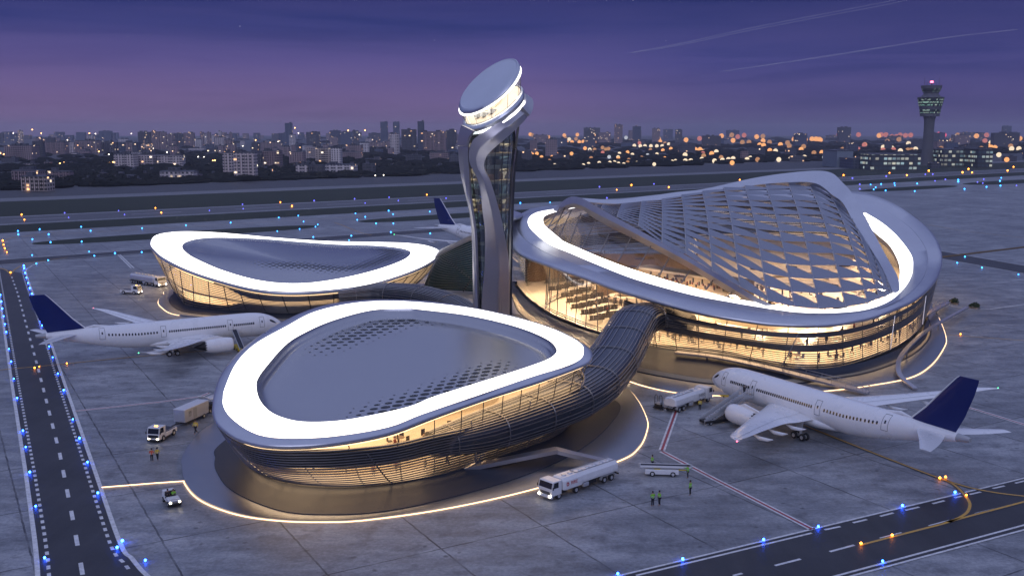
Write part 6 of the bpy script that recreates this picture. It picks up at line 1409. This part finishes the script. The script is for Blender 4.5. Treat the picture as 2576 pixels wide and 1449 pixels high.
for a in [(11,83,367.5,402.8,C1),(84,110,357,399,C2),(110,164,359,388.5,C1),(168,189,359,385.6,C0),(190,245,355,385.6,C1),(246,297,359,384,C2),(298,349,359,384,C4),(348,381,334,376,C2),(381,404,333,376,C1),(404,419,334,376,C1),(420,438,340,374,C1),(438,463,338,373,C2),(463,488,336,373,C1),(287,339,389.5,424,C0),(339,386,391,422,C0),(396,460,393,422,C0),(53,121,445.6,481,C3),(29,99,431,466,C1),(120,176,433,454,C1),(289,336,443,452,C1),(403,488,433,456,C0),(250,280,331,359,C4),(355,381,363,386,C3),(561,588,386.6,445.6,C0),(589,643,386.6,454,C0),(643,660,390,430,C2),(660,706,382,425.6,C1),(718,735.5,312,370,C4),(728,744,340,382,C0),(708,729,370,393,C1),(727,765,384,418,C1),(768,795.5,371,405.6,C0),(793.6,832.6,374,414,C3),(832.6,858,374,416,C0),(744,774.5,416,443,C0),(776,814,418,443,C2),(816.5,892.6,416,441,C0),(911.7,942,414,441,C2),(870,910,366.6,401,C1),(929,969,359,376,C1),(957.4,975.5,308.5,359,C4),(770.7,803,334,368.5,C2),(830,858,330,363,C4),(858,887,333,365,C4),(887,902,330,363,C2),(927,957,336,359,C2),(989,1005,309,358,C4),(1051,1067,308,380,C4),(981,1005,338.5,390,C0),(1010,1047,328,385,C2),(1064,1092,333,385,C1),(1089,1122,333,387,C1),(1122,1149,330,385,C2),(859,909,384,403,C1),(859,894,417,440,C0),(491,507,352,374,C0),(46,57,330,361,C3),(32,45,338,361,C4),(0,9,336,361,C2),(700,709,360,382,C1),(560,590,368,385,C1),(655,702,359,380,C1),(610,650,385,402,C1),(1130,1165,392,412,C2),(1080,1128,385,408,C1),(1020,1060,392,412,C2)]:
    w=a[1]-a[0]; block(*a,bays=(int(w/5.5) if a[3]>375 and w>14 else (2 if w>14 else 0)))
g=random.Random(21)
for i in range(9): x=504+i*9.2; block(x,x+7.5,332+g.random()*12,366+g.random()*4,C0 if i%2 else C1)
for i in range(44):
    x=g.uniform(-20,1150); w=g.uniform(9,24); block(x,x+w,332+g.random()*9,349+g.random()*8,g.choice([C4,C1,C2,C4]),plant=False)
for i in range(50):
    x=g.uniform(-10,1150); yb=g.choice([g.uniform(396,432),g.uniform(372,396)]); w=g.uniform(12,42); block(x,x+w,yb-g.uniform(4,11),yb,g.choice([C1,C2,C2,C1,C0]))
for i in range(55):
    x=g.uniform(-20,1150); yb=g.uniform(368,392); w=g.uniform(10,26); block(x,x+w,yb-g.uniform(10,32),yb,g.choice([C1,C0,C2,C1,C4]),bays=2 if w>14 else 0)
for i in range(26):
    x=g.uniform(0,760); yb=470-x*.04+g.uniform(-22,2); w=g.uniform(10,30); block(x,x+w,yb-g.uniform(4,8),yb,g.choice([C1,C2,C0]))
for i in range(46):
    x=g.uniform(1300,2600); yb=g.uniform(350,408); w=g.uniform(14,50); block(x,x+w,yb-g.uniform(8,34)*(1.2 if yb<375 else .8),yb,g.choice([C2,C4,C2,C1]))
for (x0,x1,yt,yb,m_) in [(1546,1566,316,364,C1),(1592,1612,320,362,C4),(1640,1660,325,362,C1),(1700,1716,328,362,C2),(1372,1402,352,398,C1),(2000,2030,338,372,C4),(2110,2140,322,362,C2),(2500,2560,336,372,C2)]: block(x0,x1,yt,yb,m_)
for (tone,shape,rowk,side),L in CITY.items():
    L.sort(key=lambda t:t[0])
    for i,(x,o) in enumerate(L): tag(o,'%s %s, %s %s city row, %s of these from the left'%(tone,shape,rowk,side,od(i+1)),'building','city buildings')
# distant tree masses between the blocks: read as one dark mass
mb=MB(); g=random.Random(5)
def clump(x,y,r,h):
    n=8; pr=[(r*(.75+.3*g.random()),0),(r*(.95+.2*g.random()),h*.35),(r*(.6+.3*g.random()),h*.75),(r*.12,h)]
    k=[.8+.4*g.random() for _ in range(n)]; b=len(mb.v)
    for q,(rr,z) in enumerate(pr):
        for i in range(n): a=2*PI*i/n; mb.v.append((x+rr*k[i]*math.cos(a),y+rr*k[i]*math.sin(a),z*(.8+.3*g.random())))
    for q in range(3):
        for i in range(n): mb.f.append((b+q*n+i,b+q*n+(i+1)%n,b+(q+1)*n+(i+1)%n,b+(q+1)*n+i)); mb.m.append(0)
for i in range(2600):
    px=g.uniform(-60,2640); base=482-px*.036; py=base-abs(g.gauss(0,1))*52-3
    if py<350: continue
    p=at(px,py,0); 
    if p[1]<640: continue
    e=p[0]*E2[0]+p[1]*E2[1]; nn=p[0]*N2[0]+p[1]*N2[1]
    if nn<768: continue
    s=1+p[1]/1500; clump(p[0],p[1],g.uniform(4,10)*s,g.uniform(2.0,4.2)*s**.7)
tag(mb.build('distant_woodland',M['leafdark']) if 'leafdark' in M else mb.build('distant_woodland',M['leaf']),'dark tree masses between the city blocks','woodland',kind='stuff')
# ---------- city lights: small street lamps, and oversized globes imitating out-of-focus discs
LP={}
def citylamp(px,py,z,mat,rad,label,group,name='blurred_city_light'):
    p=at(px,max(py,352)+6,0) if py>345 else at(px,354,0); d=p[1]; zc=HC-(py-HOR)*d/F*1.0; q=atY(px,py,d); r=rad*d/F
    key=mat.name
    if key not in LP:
        o=empty(name); mb=MB(); mb.ball((0,0,0),1.0,14,9); mb.build('lamp_or_blur_globe',mat,o,True); mb=MB(); mb.cyl((0,0,-40),(0,0,-.95),.06,.05,6); mb.build('mast',M['chassis'],o); LP[key]=o
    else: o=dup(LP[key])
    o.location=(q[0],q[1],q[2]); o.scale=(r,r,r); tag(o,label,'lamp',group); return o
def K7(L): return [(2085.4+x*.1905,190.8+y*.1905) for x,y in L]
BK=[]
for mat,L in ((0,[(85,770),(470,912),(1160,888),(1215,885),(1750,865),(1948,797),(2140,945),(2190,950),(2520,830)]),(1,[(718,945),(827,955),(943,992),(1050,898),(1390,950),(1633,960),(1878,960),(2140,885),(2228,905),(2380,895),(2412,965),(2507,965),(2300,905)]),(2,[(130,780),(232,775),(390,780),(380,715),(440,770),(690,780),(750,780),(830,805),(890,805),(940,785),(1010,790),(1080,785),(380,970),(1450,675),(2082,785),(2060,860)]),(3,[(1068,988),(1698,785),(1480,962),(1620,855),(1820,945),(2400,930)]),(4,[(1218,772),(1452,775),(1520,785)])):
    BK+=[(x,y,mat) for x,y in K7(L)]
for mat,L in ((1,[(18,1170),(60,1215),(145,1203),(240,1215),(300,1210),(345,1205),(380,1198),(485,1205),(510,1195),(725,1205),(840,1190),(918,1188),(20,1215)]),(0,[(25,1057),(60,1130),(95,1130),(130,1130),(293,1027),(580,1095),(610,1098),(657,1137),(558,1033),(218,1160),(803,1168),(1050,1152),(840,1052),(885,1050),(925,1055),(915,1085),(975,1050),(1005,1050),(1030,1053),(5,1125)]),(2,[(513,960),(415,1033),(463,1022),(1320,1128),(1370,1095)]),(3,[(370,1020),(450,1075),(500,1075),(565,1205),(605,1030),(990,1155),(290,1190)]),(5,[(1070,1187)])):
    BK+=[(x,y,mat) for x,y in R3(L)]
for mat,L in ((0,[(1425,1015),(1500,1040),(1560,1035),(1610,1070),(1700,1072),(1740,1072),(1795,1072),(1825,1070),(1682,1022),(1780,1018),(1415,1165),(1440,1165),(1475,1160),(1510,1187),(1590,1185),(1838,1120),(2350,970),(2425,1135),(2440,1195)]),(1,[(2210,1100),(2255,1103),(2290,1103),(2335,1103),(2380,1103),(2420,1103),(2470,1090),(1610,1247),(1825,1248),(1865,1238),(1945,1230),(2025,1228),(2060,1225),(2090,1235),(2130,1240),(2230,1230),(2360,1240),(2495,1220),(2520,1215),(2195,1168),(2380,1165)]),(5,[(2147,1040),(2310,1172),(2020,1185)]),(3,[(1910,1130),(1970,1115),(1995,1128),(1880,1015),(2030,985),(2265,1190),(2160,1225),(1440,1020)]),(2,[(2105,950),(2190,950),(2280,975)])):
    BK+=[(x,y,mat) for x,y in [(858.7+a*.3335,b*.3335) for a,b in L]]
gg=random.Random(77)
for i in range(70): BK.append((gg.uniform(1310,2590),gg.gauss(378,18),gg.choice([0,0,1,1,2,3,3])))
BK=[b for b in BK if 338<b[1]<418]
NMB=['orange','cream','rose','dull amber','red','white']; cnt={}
for x,y,m_ in sorted(BK): cnt[m_]=cnt.get(m_,0)+1; citylamp(x,y,0,M['bl'][m_],6.0 if x>1700 else 4.6,'large %s blurred-light globe over the right-hand city, %s such from the left'%(NMB[m_],od(cnt[m_])),'blurred-light globes of the right-hand city')
K8=lambda L:[(x*.1905,299.9+y*.1905) for x,y in L]; K9=lambda L:[(490.7+x*.1905,299.9+y*.1905) for x,y in L]
hot=K8([(15,195),(425,140),(545,190),(790,585),(845,575),(928,572),(1225,602),(1215,627),(1275,597),(1288,630),(1360,577),(1442,578),(1495,568),(1305,430),(5,450),(48,465),(1215,742),(1180,190)])+K9([(388,433),(515,438),(235,550),(262,547),(325,540),(800,280),(1318,118),(2022,152),(2245,150)])
wht=K8([(175,187),(1260,195),(1735,193),(1875,362),(2022,388),(1437,468),(435,640),(625,605),(1748,652),(2205,440),(890,278)])+K9([(1165,195),(1365,188),(1098,298),(410,358),(630,357),(118,502),(40,498),(843,632),(968,702),(143,785),(203,788),(335,765),(898,768),(1628,675),(1710,750),(2105,657),(2232,520),(2170,207),(2540,187),(2380,745),(2490,740),(1510,740)])
for i,(x,y) in enumerate(sorted(hot)): citylamp(x,y,0,M['hotlamp'],1.5,'small orange street lamp in the left-hand city, %s from the left'%od(i+1),'street lamps of the left-hand city','street_lamp')
for i,(x,y) in enumerate(sorted(wht)): citylamp(x,y,0,M['whitelamp'],1.25,'small white street lamp in the left-hand city, %s from the left'%od(i+1),'street lamps of the left-hand city','street_lamp')
# ---------- far control tower and airport offices
fb=at(2331,417.5); Yf=fb[1]; ct=empty('control_tower',(fb[0],Yf,0),0,'distant dark control tower with green-lit cab and red beacon','tower')
u=Yf/F*.1905
def zc(y): return (1190-y)*u
mb=MB(); mb.lathe([(78*u,0),(74*u,zc(1100)),(66*u,zc(900)),(63*u,zc(700)),(66*u,zc(600)),(78*u,zc(555))],32); mb.build('shaft',M['towerconc'],ct,True)
mb=MB(); mb.lathe([(0,zc(552)),(120*u,zc(552)),(122*u,zc(515)),(126*u,zc(512))],24); mb.lathe([(131*u,zc(465)),(141*u,zc(425))],24); mb.lathe([(165*u,zc(316)),(166*u,zc(308)),(120*u,zc(300)),(100*u,zc(275)),(90*u,zc(262))],24); mb.build('cab_structure',M['towerconc'],ct,True)
mb=MB(); mb.lathe([(126*u,zc(512)),(131*u,zc(465))],24); mb.lathe([(141*u,zc(425)),(165*u,zc(316))],24); mb.build('cab_windows',M['cab_glass'],ct)
mb=MB(); mb.lathe([(90*u,zc(262)),(105*u,zc(238))],24); mb.lathe([(122*u,zc(200)),(131*u,zc(160)),(0,zc(158))],24); mb.build('top_cab',M['towerconc'],ct,True); mb=MB(); mb.lathe([(105*u,zc(238)),(122*u,zc(200))],24); mb.build('top_cab_windows',M['cab_glass'],ct)
for x,y in ((-95,60),(-60,110),(60,130),(95,60)): mb=MB(); mb.cyl((x*u,0,zc(160)),(x*u,0,zc(y)),.22,.12,6); mb.build('antenna',M['chassis'],ct)
mb=MB(); mb.ball((0,0,zc(112)),22*u,12,8,(1,1,.65)); mb.build('beacon',M['redlamp'],ct,True); mb=MB(); mb.cyl((0,0,zc(158)),(0,0,zc(125)),.6,.6,8); mb.build('beacon_post',M['chassis'],ct)
def far(name,label,x0,y0,x1,y1,mat,dp=40,dz=0,roofm='city2'):
    a,b=(2085.4+x0*.1905,190.8+y0*.1905),(2085.4+x1*.1905,190.8+y1*.1905); p=at((a[0]+b[0])/2,b[1],0); s=p[1]/F; w=(b[0]-a[0])*s; h=(b[1]-a[1])*s
    mb=MB(); mb.box((0,dp/2,h/2),(w,dp,h)); mb.mi=1; mb.box((0,dp/2,h+.5),(w+1,dp+1,1)); mb.box((w*.2,dp/2,h+1.8),(w*.2,dp*.4,2)); o=mb.build(name,[M[mat],M[roofm]]); o.location=(p[0],p[1],0); tag(o,label,'building','airport buildings by the far tower')
M['hangar']=surf('pale_hangar_cladding',(.20,.24,.30),.6,0,.2,.05)
far('hangar','pale blue windowless hangar left of the far control tower',100,1000,310,1212,'hangar',60); far('hangar','dark low hangar beside the pale one left of the far tower',312,1105,545,1232,'city4',50)
far('airport_office','long low office with two rows of cool lit windows left of the far tower',560,1045,1200,1252,'airbldg',40); far('billboard','black square block standing right of the far control tower foot',1375,1030,1500,1165,'chassis',8); far('airport_office','three-storey office with bright window strips right of the far tower',1505,985,1925,1200,'airbldg',40); far('airport_office','narrower lit office at the right end of the airport buildings',1965,980,2150,1215,'airbldg',40); far('airport_shed','dark shed with two lamps at the foot of the far tower',1350,1160,1470,1225,'city2',12)
# ---------- contrails
def contrail(pts,r,label,dist=9000):
    mb=MB(); P=spl([atY(x,y,dist) for x,y in pts],10); m=len(P); mb.tube(P,[max(.6,r*(1-abs(i/m-.35)**1.2*.8)) if i else .5 for i in range(m)],6); o=mb.build('contrail',M['contrail'],None,True); tag(o,label,'contrail','contrails')
m_,t_,o_=newmat('contrail_vapour'); a_=nd(t_,'ShaderNodeBsdfTransparent'); b_=nd(t_,'ShaderNodeBsdfDiffuse',Color=(.8,.78,.85,1)); x_=nd(t_,'ShaderNodeMixShader',Fac=mth(t_,'MULTIPLY',noi(t_,crd(t_),.006,4),.30)); t_.links.new(a_.outputs[0],x_.inputs[1]); t_.links.new(b_.outputs[0],x_.inputs[2]); t_.links.new(x_.outputs[0],o_.inputs[0]); M['contrail']=m_
contrail([(1581,134),(1717,109),(1901,69),(2217,8),(2300,-10)],4.2,'upper of the thin twin contrails high over the terminal'); contrail([(1584,134.5),(1717,113),(1901,74.5),(2217,15),(2300,-4)],4.2,'lower of the thin twin contrails high over the terminal'); contrail([(1809,181.7),(2051,146.5),(2220,120),(2384,95),(2560,75)],7.5,'single wider contrail fading to the right above the far tower')
# ---------- evening haze
HZ=.85e-4
m,t,o=newmat('evening_haze'); pv=nd(t,'ShaderNodeVolumePrincipled',Color=(.80,.80,.92,1),Density=HZ,Anisotropy=.2); t.links.new(pv.outputs[0],o.inputs['Volume'])
mb=MB(); mb.box((0,3000,64),(19000,19000,132)); hz=tag(mb.build('haze',m),kind='stuff')
